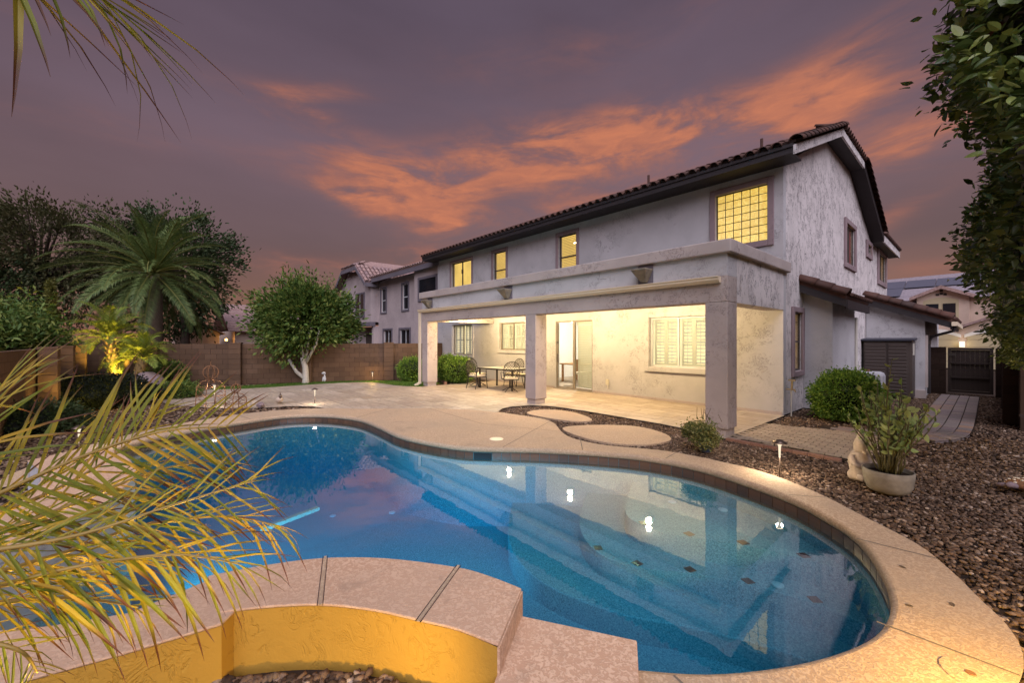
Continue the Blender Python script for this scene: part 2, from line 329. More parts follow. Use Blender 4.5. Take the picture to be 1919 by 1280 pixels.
# ------------------------------------------------------------------ building helpers
WM = {}                                           # world matrix of every object made here
class MB:
    def __init__(s): s.v = []; s.f = []
    def quad(s, a, b, c, d): n = len(s.v); s.v += [tuple(a), tuple(b), tuple(c), tuple(d)]; s.f.append((n, n+1, n+2, n+3))
    def poly(s, pts): n = len(s.v); s.v += [tuple(p) for p in pts]; s.f.append(tuple(range(n, n+len(pts))))
    def box(s, x0, x1, y0, y1, z0, z1):
        n = len(s.v); s.v += [(x0,y0,z0),(x1,y0,z0),(x1,y1,z0),(x0,y1,z0),(x0,y0,z1),(x1,y0,z1),(x1,y1,z1),(x0,y1,z1)]
        s.f += [tuple(n+i for i in q) for q in ((3,2,1,0),(4,5,6,7),(0,1,5,4),(1,2,6,5),(2,3,7,6),(3,0,4,7))]; return s
    def obox(s, c, ax, ay, az):                   # box from a centre and three half-axis vectors
        c, ax, ay, az = map(Vector, (c, ax, ay, az)); n = len(s.v)
        for sz in (-1, 1):
            for sx_, sy in ((-1,-1),(1,-1),(1,1),(-1,1)): s.v.append(tuple(c+ax*sx_+ay*sy+az*sz))
        s.f += [tuple(n+i for i in q) for q in ((3,2,1,0),(4,5,6,7),(0,1,5,4),(1,2,6,5),(2,3,7,6),(3,0,4,7))]; return s
    def bar(s, a, b, w, h=None):
        a, b = Vector(a), Vector(b); d = b-a
        up = Vector((0,0,1)) if abs(d.normalized().z) < .95 else Vector((0,1,0))
        x = d.cross(up).normalized(); y = x.cross(d).normalized(); return s.obox((a+b)/2, d/2, x*w/2, y*(h or w)/2)
    def tube(s, pts, r, seg=8, caps=True):
        pts = [Vector(p) for p in pts]; rs = r if isinstance(r, (list, tuple)) else [r]*len(pts); n0 = len(s.v); ref = None
        for i, p in enumerate(pts):
            d = (pts[min(i+1, len(pts)-1)]-pts[max(i-1, 0)]).normalized()
            if ref is None: ref = d.orthogonal().normalized()
            ref = (ref-d*ref.dot(d)).normalized(); b = d.cross(ref)
            for k_ in range(seg):
                t = 2*PI*k_/seg; s.v.append(tuple(p+(ref*math.cos(t)+b*math.sin(t))*rs[i]))
        for i in range(len(pts)-1):
            for k_ in range(seg):
                a = n0+i*seg+k_; b = n0+i*seg+(k_+1) % seg; s.f.append((a, b, b+seg, a+seg))
        if caps: s.f.append(tuple(n0+k_ for k_ in reversed(range(seg)))); s.f.append(tuple(n0+(len(pts)-1)*seg+k_ for k_ in range(seg)))
        return s
    def lathe(s, prof, c=(0,0,0), seg=20):
        n0 = len(s.v); c = Vector(c)
        for r, z in prof:
            for k_ in range(seg): t = 2*PI*k_/seg; s.v.append((c.x+r*math.cos(t), c.y+r*math.sin(t), c.z+z))
        for i in range(len(prof)-1):
            for k_ in range(seg):
                a = n0+i*seg+k_; b = n0+i*seg+(k_+1) % seg; s.f.append((a, b, b+seg, a+seg))
        if prof[0][0] > 1e-4: s.f.append(tuple(n0+k_ for k_ in reversed(range(seg))))
        if prof[-1][0] > 1e-4: s.f.append(tuple(n0+(len(prof)-1)*seg+k_ for k_ in range(seg)))
        return s
    def prism(s, poly, z0, z1, top=True, bottom=True):     # poly: list of (x, y), counter-clockwise
        n0 = len(s.v); n = len(poly)
        s.v += [(p[0], p[1], z0) for p in poly]+[(p[0], p[1], z1) for p in poly]
        for i in range(n): j = (i+1) % n; s.f.append((n0+i, n0+j, n0+n+j, n0+n+i))
        tri = tessellate_polygon([[Vector((p[0], p[1], 0)) for p in poly]])
        for t in tri:
            t = ccw(poly, t)
            if top: s.f.append(tuple(n0+n+i for i in t))
            if bottom: s.f.append(tuple(n0+i for i in reversed(t)))
        return s
    def extrude(s, poly3, d):                              # planar 3-D outline pushed along vector d
        n0 = len(s.v); n = len(poly3); d = Vector(d)
        s.v += [tuple(p) for p in poly3]+[tuple(Vector(p)+d) for p in poly3]
        for i in range(n): j = (i+1) % n; s.f.append((n0+i, n0+j, n0+n+j, n0+n+i))
        s.f.append(tuple(n0+i for i in reversed(range(n)))); s.f.append(tuple(n0+n+i for i in range(n))); return s
    def mesh(s, name, mat, smooth=False):
        m = bpy.data.meshes.new(name); m.from_pydata(s.v, [], s.f)
        for x in (mat if isinstance(mat, list) else [mat]): m.materials.append(MATS[x])
        bm = bmesh.new(); bm.from_mesh(m); bmesh.ops.recalc_face_normals(bm, faces=bm.faces); bm.to_mesh(m); bm.free()
        if smooth: m.shade_smooth()
        return m
    def build(s, name, mat, parent=None, smooth=False, bevel=0, **kw):
        o = add(name, s.mesh(name, mat, smooth), parent, **kw)
        if bevel:
            b = o.modifiers.new('bevel', 'BEVEL'); b.width = bevel; b.segments = 2; b.limit_method = 'ANGLE'; b.angle_limit = R(50)
        return o
def ccw(P, t):
    a, b, c = (P[i] for i in t)
    return t if (b[0]-a[0])*(c[1]-a[1])-(b[1]-a[1])*(c[0]-a[0]) > 0 else (t[0], t[2], t[1])
def add(name, mesh, parent=None, M=None, label=None, cat=None, group=None, kind=None):
    o = bpy.data.objects.new(name, mesh); COL.objects.link(o); M = M or Matrix()
    if parent is not None: o.parent = parent; o.matrix_basis = WM[parent].inverted() @ M
    else: o.matrix_basis = M
    WM[o] = M; tag(o, label, cat, group, kind); return o
def tag(o, label=None, cat=None, group=None, kind=None):
    for k_, x in (('label', label), ('category', cat), ('group', group), ('kind', kind)):
        if x: o[k_] = x
    return o
def thing(name, label, cat, loc, group=None, rz=0, kind=None):
    return add(name, None, None, Matrix.Translation(loc) @ Matrix.Rotation(rz, 4, 'Z'), label, cat, group, kind)
def copy_tree(o, M, parent=None, label=None):
    c = o.copy(); COL.objects.link(c)
    if parent is None: c.matrix_basis = M; WM[c] = M
    else: c.parent = parent; WM[c] = WM[parent] @ o.matrix_basis
    if label: c['label'] = label
    for ch in list(o.children): copy_tree(ch, None, c)
    return c
def npmesh(name, verts, faces, mats, matidx=None, smooth=False):     # verts (n,3), faces (m,k) arrays
    m = bpy.data.meshes.new(name); k_ = faces.shape[1]; m.vertices.add(len(verts)); m.vertices.foreach_set('co', verts.astype(np.float32).ravel())
    m.loops.add(faces.size); m.loops.foreach_set('vertex_index', faces.astype(np.int32).ravel())
    m.polygons.add(len(faces)); m.polygons.foreach_set('loop_start', np.arange(0, faces.size, k_, dtype=np.int32))
    for x in mats: m.materials.append(MATS[x])
    if matidx is not None: m.polygons.foreach_set('material_index', matidx.astype(np.int32))
    m.update(); m.validate()
    if smooth: m.shade_smooth()
    return m
def catmull(P, n=6, closed=True):
    P = [Vector((*p, 0)) if len(p) == 2 else Vector(p) for p in P]; out = []; N_ = len(P)
    for i in range(N_ if closed else N_-1):
        g = (lambda j: P[j % N_]) if closed else (lambda j: P[max(0, min(N_-1, j))])
        a, b, c, d = g(i-1), g(i), g(i+1), g(i+2)
        for q in range(n):
            t = q/n; out.append(.5*((2*b)+(c-a)*t+(2*a-5*b+4*c-d)*t*t+(3*b-a-3*c+d)*t**3))
    if not closed: out.append(P[-1])
    return out
def resample(P, step, closed=False):
    P = [Vector(p) for p in P]; Q = P+[P[0]] if closed else P; out = [Q[0].copy()]; acc = 0
    for a, b in zip(Q, Q[1:]):
        L = (b-a).length; t = step-acc
        while t <= L: out.append(a.lerp(b, t/L)); t += step
        acc = (acc+L) % step if L else acc
    return out
def inside(poly, x, y):                            # numpy point-in-polygon
    x = np.asarray(x); y = np.asarray(y); r = np.zeros(x.shape, bool); n = len(poly); j = n-1
    for i in range(n):
        xi, yi = poly[i][0], poly[i][1]; xj, yj = poly[j][0], poly[j][1]
        c = ((yi > y) != (yj > y)) & (x < (xj-xi)*(y-yi)/((yj-yi) or 1e-12)+xi); r ^= c; j = i
    return r
def area(P): return sum(P[i-1][0]*P[i][1]-P[i][0]*P[i-1][1] for i in range(len(P)))/2
def flat(name, outer, z, mat, parent=None, holes=(), **kw):
    loops = [[Vector((p[0], p[1], 0)) for p in outer]]+[[Vector((p[0], p[1], 0)) for p in h] for h in holes]
    P = [p for L in loops for p in L]; tri = tessellate_polygon(loops)
    m = bpy.data.meshes.new(name); m.from_pydata([(p.x, p.y, z) for p in P], [], [ccw(P, t) for t in tri]); m.materials.append(MATS[mat])
    return add(name, m, parent, **kw)
def holed(ax, k0, k1, u0, u1, z0, z1, holes):      # wall slab with openings: ax 'y' spans X,Z at Y k0..k1; ax 'x' spans Y,Z at X k0..k1
    us = sorted({u0, u1, *[h[0] for h in holes], *[h[1] for h in holes]}); zs = sorted({z0, z1, *[h[2] for h in holes], *[h[3] for h in holes]})
    sol = lambda i, j: 0 <= i < len(us)-1 and 0 <= j < len(zs)-1 and not any(h[0]-1e-6 <= us[i] and us[i+1] <= h[1]+1e-6 and h[2]-1e-6 <= zs[j] and zs[j+1] <= h[3]+1e-6 for h in holes)
    mb = MB(); P = (lambda u, k_, z: (u, k_, z)) if ax == 'y' else (lambda u, k_, z: (k_, u, z)); ids = {}
    def V(u, k_, z):
        key = (u, k_, z)
        if key not in ids: ids[key] = len(mb.v); mb.v.append(P(u, k_, z))
        return ids[key]
    for i in range(len(us)-1):
        for j in range(len(zs)-1):
            if not sol(i, j): continue
            a, b, c, d = us[i], us[i+1], zs[j], zs[j+1]
            for k_ in (k0, k1): mb.f.append((V(a,k_,c), V(b,k_,c), V(b,k_,d), V(a,k_,d)))
            for (di, dj), (p, q) in (((-1,0),((a,c),(a,d))), ((1,0),((b,c),(b,d))), ((0,-1),((a,c),(b,c))), ((0,1),((a,d),(b,d)))):
                if not sol(i+di, j+dj): mb.f.append((V(p[0],k0,p[1]), V(q[0],k0,q[1]), V(q[0],k1,q[1]), V(p[0],k1,p[1])))
    return mb
def frame_ring(mb, ax, k0, k1, u0, u1, z0, z1, w, wb=None):          # rectangular ring, mitre-free, pieces butted
    wb = wb if wb is not None else w
    B = (lambda a, b, c, d: mb.box(a, b, k0, k1, c, d)) if ax == 'y' else (lambda a, b, c, d: mb.box(k0, k1, a, b, c, d))
    B(u0, u0+w, z0, z1); B(u1-w, u1, z0, z1); B(u0+w, u1-w, z1-w, z1)
    if wb: B(u0+w, u1-w, z0, z0+wb)
    return mb
CACHE = {}
def cached(key, fn):
    if key not in CACHE: CACHE[key] = fn()
    return CACHE[key]
def TR(*p): return Matrix.Translation(p if len(p) > 1 else p[0])
def basis(c, x, y, z): return Matrix(((x[0], y[0], z[0], c[0]), (x[1], y[1], z[1], c[1]), (x[2], y[2], z[2], c[2]), (0, 0, 0, 1)))
def box_mesh(name, sx_, sy, sz, mat, chamfer=0):
    def mk():
        mb = MB()
        if chamfer:
            h = [(sx_/2, 0), ]; c = chamfer
            mb.prism([(-sx_/2+c, -sy/2), (sx_/2-c, -sy/2), (sx_/2, -sy/2+c), (sx_/2, sy/2-c), (sx_/2-c, sy/2), (-sx_/2+c, sy/2), (-sx_/2, sy/2-c), (-sx_/2, -sy/2+c)], -sz/2, sz/2)
        else: mb.box(-sx_/2, sx_/2, -sy/2, sy/2, -sz/2, sz/2)
        return mb.mesh(name, mat)
    return cached((name, round(sx_, 3), round(sy, 3), round(sz, 3), mat, chamfer), mk)
def lamp(name, loc, energy, col, typ='POINT', size=.05, parent=None, aim=None, cone=120, blend=.5):
    l = bpy.data.lights.new(name, typ); l.energy = energy; l.color = col
    if typ in ('POINT', 'SPOT'): l.shadow_soft_size = size
    if typ == 'SPOT': l.spot_size = R(cone); l.spot_blend = blend
    M = TR(*loc)
    if aim is not None: M = M @ (Vector(aim)-Vector(loc)).to_track_quat('-Z', 'Y').to_matrix().to_4x4()
    return add(name, l, parent, M)

# ------------------------------------------------------------------ ground, pool, deck, patio, paths
far = [(-10.2, .7), (-10.5, 1.5), (-10.62, 2.3), (-10.15, 3.0), (-9.2, 3.42), (-8.1, 3.45), (-7.1, 3.40), (-6.3, 3.55), (-5.6, 3.82), (-5.1, 4.25), (-4.6, 4.73), (-3.85, 5.28), (-3.25, 5.58), (-2.5, 5.68), (-1.5, 5.4), (-.95, 5.0), (-.68, 4.65), (-.5, 4.2), (-.4, 3.8), (-.38, 3.5), (-.42, 3.2), (-.54, 2.86), (-.73, 2.5), (-.96, 2.18), (-1.22, 1.93)]
west = [(-7.9, -.72), (-8.5, -.66), (-9.2, -.45), (-9.85, .05)]
curve = catmull([west[0]]+west+far+[far[-1]], 6, False)[6:-6]
coping_line = [Vector((p.x, p.y, 0)) for p in resample(curve, .1)]
if (coping_line[-1]-Vector((-1.22, 1.93, 0))).length > .03: coping_line.append(Vector((-1.22, 1.93, 0)))
l1_back = catmull([(-1.76, 1.61), (-2.0, 1.54), (-2.21, 1.44), (-2.60, 1.15), (-2.88, .83), (-3.04, .5), (-3.12, .25)], 4, False)
l1_left = [Vector(p) for p in ((-2.97, .22, 0), (-3.0, -.1, 0), (-3.12, -.4, 0), (-3.35, -.72, 0))]
bond_front = catmull([(-4.35, -.95), (-4.62, -.62), (-5.1, -.36), (-5.6, -.22), (-6.1, -.16), (-6.6, -.2), (-7.2, -.32), (-7.7, -.5), (-7.9, -.72)], 4, False)
edge = coping_line+[Vector((-1.76, 1.61, 0))]+l1_back[1:]+l1_left+bond_front[:-1]      # closed pool outline (clockwise from the west)
pool_xy = [(p.x, p.y) for p in edge]
if area(pool_xy) < 0: pool_ccw = pool_xy[::-1]
else: pool_ccw = pool_xy
def offset(P, d, closed=True):                    # shift each vertex along its left normal
    out = []; n = len(P)
    for i in range(n):
        a = P[(i-1) % n] if closed or i else P[0]; b = P[(i+1) % n] if closed or i < n-1 else P[-1]
        t = Vector((b[0]-a[0], b[1]-a[1])); t.normalize(); out.append((P[i][0]-t.y*d, P[i][1]+t.x*d))
    return out
WATER_Z = -.15; FLOOR_Z = -1.15
sgn = 1 if area(pool_xy) > 0 else -1               # left normal points into the pool for sgn>0

deck_outer = catmull([(-2.59, 6.15), (-1.9, 6.09), (-1.25, 5.74), (-.74, 5.29), (-.35, 4.93), (-.14, 4.55), (0.0, 4.21), (.11, 3.95), (.16, 3.65), (.13, 3.3), (.02, 2.85), (-.2, 2.3), (-.5, 1.75), (-.9, 1.2), (-1.2, .9)], 4, False)
bed_inner = [(-2.62, 6.16), (-3.25, 6.08), (-3.7, 5.86), (-3.98, 5.71), (-4.34, 5.60), (-4.83, 5.63), (-5.25, 5.85), (-5.60, 6.12), (-5.95, 6.36), (-6.36, 6.50), (-6.87, 6.44), (-7.68, 6.30)]
trav_edge = [(-7.72, 6.22), (-8.4, 5.98), (-9.3, 5.3), (-9.9, 4.5), (-10.35, 3.95), (-10.9, 3.45), (-11.35, 2.85), (-11.55, 2.2), (-11.5, 1.4), (-11.15, .6), (-10.6, -.15), (-9.9, -.75), (-9.0, -1.2), (-8.2, -1.45)]
deck_poly = [(p.x, p.y) for p in deck_outer[::-1]]+catmull(bed_inner, 3, False) + trav_edge
deck_poly = [(p[0], p[1]) for p in deck_poly]+[(-7.6, -1.45), (-7.9, -.72)]
# the deck is closed along the pool edge (inner boundary)
back = [(p.x, p.y) for p in coping_line]
in_off = offset(back, -.035*sgn, False)
deck_loop = deck_poly[:-1]+in_off+[(-1.05, 1.72), (-1.2, 1.3)]
if area(deck_loop) < 0: deck_loop = deck_loop[::-1]
deck = flat('pool_deck', deck_loop, 0.0, 'deck_coat', kind='structure')
tag(deck, 'tan textured concrete deck curving around the pool')
mb = MB(); prof = [(-.035, 0.), (-.012, -.005), (0., -.022), (.003, -.05), (-.004, -.075), (-.02, -.088), (-.07, -.09)]
rows = [[(q[0], q[1], z) for q in offset(back, d*sgn, False)] for d, z in prof]
for r0, r1 in zip(rows, rows[1:]):
    for i in range(len(r0)-1): mb.quad(r0[i], r0[i+1], r1[i+1], r1[i])
nose = mb.build('bullnose', 'deck_coat', deck, smooth=True)
bm = bmesh.new(); bm.from_mesh(nose.data); bmesh.ops.remove_doubles(bm, verts=bm.verts, dist=1e-4); bmesh.ops.recalc_face_normals(bm, faces=bm.faces); bm.to_mesh(nose.data); bm.free(); nose.data.shade_smooth()
# control joints sealed with a raised bead
def joint(pts, w=.014, z=.002, parent=deck, mat='grout', name='sealed_joint'):
    m_ = MB()
    for a, b in zip(pts, pts[1:]):
        a, b = Vector((*a, 0)) if len(a) == 2 else Vector(a), Vector((*b, 0)) if len(b) == 2 else Vector(b)
        d = (b-a).normalized(); n_ = Vector((-d.y, d.x, 0))*w/2
        m_.quad(a-n_+Vector((0,0,z)), b-n_+Vector((0,0,z)), b+n_+Vector((0,0,z)), a+n_+Vector((0,0,z)))
    return m_.build(name, mat, parent)
for J in ([(-5.12, 4.28), (-6.08, 6.4)], [(-4.15, 5.12), (-4.62, 5.64)], [(-3.05, 5.68), (-3.1, 6.08)], [(-6.85, 5.15), (-5.25, 5.85)], [(-9.3, 5.28), (-6.85, 5.15)], [(-1.42, 5.4), (-1.12, 5.62)], [(-.71, 4.66), (-.22, 4.72)],
          [(-.42, 3.38), (.14, 3.4)], [(-1.05, 2.04), (-.42, 1.88)], [(-9.25, 3.44), (-9.9, 4.5)], [(-10.55, 1.6), (-11.5, 1.45)]): joint(J)
m_ = MB(); m_.lathe([(.0, .004), (.12, .004), (.125, 0.)], (-5.62, 4.55, .001), 24); m_.build('skimmer_lid', 'cream_metal', deck)
m_ = MB(); m_.lathe([(.0, .005), (.115, .005), (.12, .001)], (-.03, 3.22, .001), 28); lid = m_.build('deck_lid', 'deck_coat', deck)
m_ = MB(); m_.lathe([(.0, .008), (.02, .008), (.022, .004)], (-.03, 3.22, .002), 12); m_.build('lid_screw', 'rust_iron', lid)

pool = thing('swimming_pool', 'freeform blue swimming pool with raised tan bond walls', 'pool', (-4.5, 2.5, 0))
# basin: wall, floor and the three curved steps of the shallow end
wall_off = offset(pool_xy, -.03*sgn)
mb = MB(); n_ = len(wall_off)
for i in range(n_):
    j = (i+1) % n_; a, b = wall_off[i], wall_off[j]; mb.quad((*a, -.085), (*b, -.085), (*b, FLOOR_Z-.4), (*a, FLOOR_Z-.4))
mb.build('basin_wall', 'pool_plaster', pool)
wo_ = wall_off if sgn > 0 else wall_off[::-1]
# floor slopes down to the west
loop = wo_; tri = tessellate_polygon([[Vector((p[0], p[1], 0)) for p in loop]])
xs = np.arange(-11.2, 0.1, .3); ys = np.arange(-1.6, 6.2, .3); mb = MB()
fz = lambda x, y: FLOOR_Z - .25*max(0, min(1, (-3.2-x)/3.5))
for x in xs:
    for y in ys:
        cx_, cy_ = x+.15, y+.15
        if inside(offset(pool_xy, -.5*sgn), np.array([cx_]), np.array([cy_]))[0]:
            mb.quad((x, y, fz(x, y)), (x+.3, y, fz(x+.3, y)), (x+.3, y+.3, fz(x+.3, y+.3)), (x, y+.3, fz(x, y+.3)))
fl = mb.build('basin_floor', 'pool_plaster', pool)
# steps: nested lobes in the east end
def clip_lobe(cut, z, name):
    pts = catmull(cut, 5, False)
    P = [(p.x, p.y) for p in pts]
    m2 = MB(); m2.prism(P if area(P) > 0 else P[::-1], FLOOR_Z-.3, z); return m2.build(name, 'pool_plaster', pool, bevel=.02)
step1 = [(-3.6, 5.75), (-3.0, 4.55), (-2.6, 4.30), (-2.27, 4.36), (-1.9, 4.55), (-1.5, 4.74), (-1.06, 4.87), (-.5, 4.95), (-.4, 5.3), (-1.4, 6.0), (-2.8, 6.1)]
step2 = [(-4.2, 5.35), (-3.5, 4.25), (-2.9, 3.80), (-2.39, 3.86), (-1.92, 4.20), (-1.44, 4.42), (-.95, 4.55), (-.3, 4.55), (-.1, 5.0), (-1.4, 6.0), (-3.3, 6.1)]
step3 = [(-5.2, 4.6), (-4.2, 3.6), (-3.3, 3.2), (-2.4, 3.35), (-1.8, 3.7), (-1.3, 3.95), (-.8, 4.1), (-.2, 4.1), (.05, 5.0), (-1.4, 6.0), (-4.4, 5.6)]
clip_lobe(step1, -.42, 'pool_step'); clip_lobe(step2, -.66, 'pool_step'); clip_lobe(step3, -.9, 'pool_step')
dm = MB().box(-.045, .045, -.045, .045, 0, .005).mesh('diamond_tile', 'diamond_tile')
for q, z in ((step1[2:8], -.42), (step2[2:8], -.66)):
    L = resample(catmull(q, 6, False), .52)
    for i, p in enumerate(L[:-1]):
        t = (L[i+1]-p).normalized(); n2 = Vector((-t.y, t.x, 0)); p2 = p + n2*(.07 if n2.y > 0 else -.07)
        add('diamond_tile', dm, pool, TR(p2.x, p2.y, z+.001) @ Matrix.Rotation(math.atan2(t.y, t.x)+PI/4, 4, 'Z'))
hm = MB().lathe([(.055, 0), (.055, .012), (.0, .02)], (0, 0, 0), 16).mesh('floor_return', 'inlet_white')
for x, y, z in ((-2.7, 5.2, -.42), (-2.15, 5.45, -.42), (-1.3, 4.6, -.66), (-2.71, 3.95, -.9), (-1.15, 3.3, FLOOR_Z), (-4.8, 2.69, FLOOR_Z-.1), (-4.4, 4.9, FLOOR_Z), (-6.7, 3.1, FLOOR_Z-.1), (-6.0, 1.6, FLOOR_Z-.2), (-7.6, 2.4, FLOOR_Z-.25)):
    add('floor_return', hm, pool, TR(x, y, max(z, fz(x, y))+.003))
# waterline tiles under the coping
tl = resample([Vector((*p, 0)) for p in offset(back, -.024*sgn, False)], .155)
tm = box_mesh('waterline_tile', .148, .012, .15, 'waterline_tile'); sk = len(tl)
sk_i = min(range(len(tl)-1), key=lambda i: (tl[i]-Vector((-5.5, 3.88, 0))).length)
for i in range(len(tl)-1):
    a, b = tl[i], tl[i+1]; d = (b-a).normalized(); c_ = (a+b)/2
    if i in (sk_i, sk_i+1): continue
    add('waterline_tile', tm, pool, basis((c_.x, c_.y, -.166), d, (-d.y, d.x, 0), (0, 0, 1)))
a, b = tl[sk_i], tl[sk_i+2]; d = (b-a).normalized(); c_ = (a+b)/2
mm = MB(); mm.obox((c_.x, c_.y, -.166), d*.15, Vector((-d.y, d.x, 0))*.002, (0, 0, .07)); mm.build('skimmer_mouth', 'skimmer_dark', pool)
# raised bond walls
def bond(poly, z1, name, mat, top_mat):
    P = [(p[0], p[1]) for p in poly]; P = P if area(P) > 0 else P[::-1]
    m2 = MB(); m2.prism(P, -.3, z1-.016, top=False); w_ = m2.build(name, mat, pool)
    m3 = MB(); m3.prism(offset(P, -.003), z1-.016, z1); m3.build('bond_cap', top_mat, w_, bevel=.007); return w_
l1_front = catmull([(-1.51, 1.23), (-1.72, 1.15), (-1.92, 1.03), (-2.13, .90), (-2.34, .73), (-2.48, .57), (-2.60, .39), (-2.67, .26)], 3, False)
b1 = bond([(p.x, p.y) for p in l1_back]+[(p.x, p.y) for p in l1_front[::-1]], .305, 'raised_bond_wall', 'amber_lit_stucco', 'bond_coat')
b2 = bond([(-3.1, .30), (-2.99, -.1), (-3.12, -.4), (-3.35, -.76), (-2.86, -.9), (-2.72, -.5), (-2.63, -.1), (-2.57, .26), (-2.66, .34)], .295, 'raised_bond_wall', 'amber_lit_stucco', 'bond_coat')
b3 = bond([(-1.745, 1.60), (-1.2, 1.93), (-.98, 1.6), (-.8, 1.2), (-1.1, .7), (-1.50, 1.21)], .155, 'raised_bond_wall', 'amber_lit_stucco', 'bond_coat')
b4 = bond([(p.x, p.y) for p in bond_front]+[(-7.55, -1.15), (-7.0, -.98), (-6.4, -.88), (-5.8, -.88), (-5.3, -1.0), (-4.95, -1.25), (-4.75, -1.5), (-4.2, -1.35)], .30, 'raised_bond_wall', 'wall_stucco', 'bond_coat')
b5 = bond([(-3.36, -.76), (-3.8, -1.0), (-4.34, -.98), (-4.25, -1.4), (-3.7, -1.5), (-2.9, -1.0)], .295, 'raised_bond_wall', 'amber_lit_stucco', 'bond_coat')
ea, eb = Vector((-1.76, 1.61, 0)), Vector((-1.51, 1.23, 0)); en = Vector((eb.y-ea.y, -(eb.x-ea.x), 0)).normalized()*-1
m2 = MB(); m2.obox((ea+eb)/2+en*.004+Vector((0, 0, .15)), (eb-ea)/2, en*.006, (0, 0, .138)); m2.build('end_face', 'bond_coat', b1)
for a, b in (((-2.88, .86), (-2.37, .68)), ((-2.2, 1.47), (-1.90, 1.02))):
    ax = Vector((b[0]-a[0], b[1]-a[1], 0)); n2 = Vector((-ax.y, ax.x, 0)).normalized()*.014
    m2 = MB(); m2.obox(((a[0]+b[0])/2, (a[1]+b[1])/2, .306), ax/2, n2*.6, (0, 0, .002)); m2.build('sealed_joint', 'deck_coat', b1)
    for s_ in (-1, 1):
        m2 = MB(); m2.obox(((a[0]+b[0])/2+n2.x*1.0*s_, (a[1]+b[1])/2+n2.y*1.0*s_, .3055), ax/2, n2*.12, (0, 0, .002)); m2.build('joint_gap', 'skimmer_dark', b1)
# underwater lamp in the wall below the near bond
lp = Vector((-3.0, .80, -.62)); dr = Vector((-.8, .6, -.02)).normalized()
m2 = MB(); m2.tube([lp-dr*.01, lp+dr*.035], .1, 20); m2.build('pool_lamp', 'pool_lamp_glow', pool)
lamp('pool_light', (-6.3, .02, -.55), 110, (.42, .94, .98), 'SPOT', .1, pool, (-6.5, 3.2, -1.2), 160, .6)  # added lamp without a fixture, brightens the west of the pool
lamp('pool_light', lp+dr*.12, 470, (.42, .94, .98), 'SPOT', .1, pool, lp+Vector((-4.5, 2.4, -.5)), 125, .8)
# water body
wl_ = offset(pool_xy, -.05*sgn); wl_ = wl_ if sgn > 0 else wl_[::-1]
mb = MB(); mb.prism(wl_, FLOOR_Z-.55, WATER_Z); wt = mb.build('pool_water', 'water', kind='structure'); tag(wt, 'still blue pool water mirroring the house')
# a long thin teal strip lying under the water at the west
m2 = MB(); c0, c1 = G(490, 990, -.3), G(596, 950, -.3); d_ = (c1-c0).normalized(); n2 = Vector((-d_.y, d_.x, 0))*.03
m2.obox((c0+c1)/2+Vector((0, 0, -.02)), (c1-c0)/2, n2, (0, 0, .02)); m2.build('underwater_strip', 'strip_teal', pool)

# patio of travertine tiles
bed_outer = [(-7.72, 6.3), (-8.05, 6.7), (-8.12, 7.1), (-7.95, 7.62), (-7.6, 7.86), (-7.05, 7.98), (-6.2, 8.02), (-5.15, 8.0), (-4.4, 7.98), (-3.8, 7.9), (-3.38, 7.66)]
turf_edge = [(-13.75, 7.5), (-14.3, 7.15), (-14.9, 6.95), (-15.8, 6.9), (-16.5, 6.75), (-17.0, 6.2), (-17.25, 5.2), (-17.3, 4.2), (-17.25, 3.2), (-17.4, 2.3), (-17.9, 1.5), (-18.3, 1.0)]
bed_west = [(-18.3, 1.0), (-17.2, .35), (-16.0, .1), (-15.0, .2), (-14.0, .55), (-13.3, 1.0), (-12.6, 1.5), (-12.25, 2.1), (-12.0, 2.8), (-11.6, 3.15), (-11.05, 3.3)]
trav_poly = trav_edge[:6]+[(-11.05, 3.3)]+bed_west[::-1][1:]+turf_edge[::-1]+[(-13.75, 8.3), (-13.75, 11.0), (-2.98, 11.0), (-2.98, 7.66)]+bed_outer[::-1]
tp = trav_poly if area(trav_poly) > 0 else trav_poly[::-1]
patio = flat('patio_floor', tp, -.006, 'grout', kind='structure'); tag(patio, 'travertine tile patio between pool and house')
tiles = []; row = 0; y = -.2; TH = .405
while y < 11.2:
    x = -18.6+((row*37) % 61)/100
    while x < -2.8:
        w = (.61, .405, .61, .82)[int((x*13+row*7)) % 4]; tiles.append((x, y, w)); x += w
    y += TH; row += 1
cand = []
for x, y, w in tiles:
    c4 = np.array([(x+.004, y+.004), (x+w-.004, y+.004), (x+w-.004, y+TH-.004), (x+.004, y+TH-.004)]); ins = inside(tp, c4[:, 0], c4[:, 1])
    if ins.all(): cand.append((x, y, w))
    elif ins.any():
        cand.append((x, y, w, 1))
def near(t): return math.hypot(t[0], t[1])
full = sorted([t for t in cand if len(t) == 3], key=near)
for x, y, w in full[:298]:
    add('tile', box_mesh('tile', w-.011, TH-.011, .012, 'travertine', .004), patio, TR(x+w/2, y+TH/2, -.006+rng.uniform(-.0012, .0012)))
mb = MB()
for x, y, w in full[298:]: mb.box(x+.0035, x+w-.0035, y+.0035, y+TH-.0035, -.012, 0.)
def clip_poly(subj, x0, x1, y0, y1):
    def cut(P, f, g):
        out = []
        for i in range(len(P)):
            a, b = P[i-1], P[i]; fa, fb = f(a), f(b)
            if fa != fb: out.append(g(a, b))
            if fb: out.append(b)
        return out
    li = lambda a, b, t: (a[0]+(b[0]-a[0])*t, a[1]+(b[1]-a[1])*t)
    for k_, s_, v_ in ((0, 1, x0), (0, -1, x1), (1, 1, y0), (1, -1, y1)):
        if not subj: return []
        subj = cut(subj, lambda p: (p[k_]-v_)*s_ >= 0, lambda a, b: li(a, b, (v_-a[k_])/(b[k_]-a[k_])))
    return subj
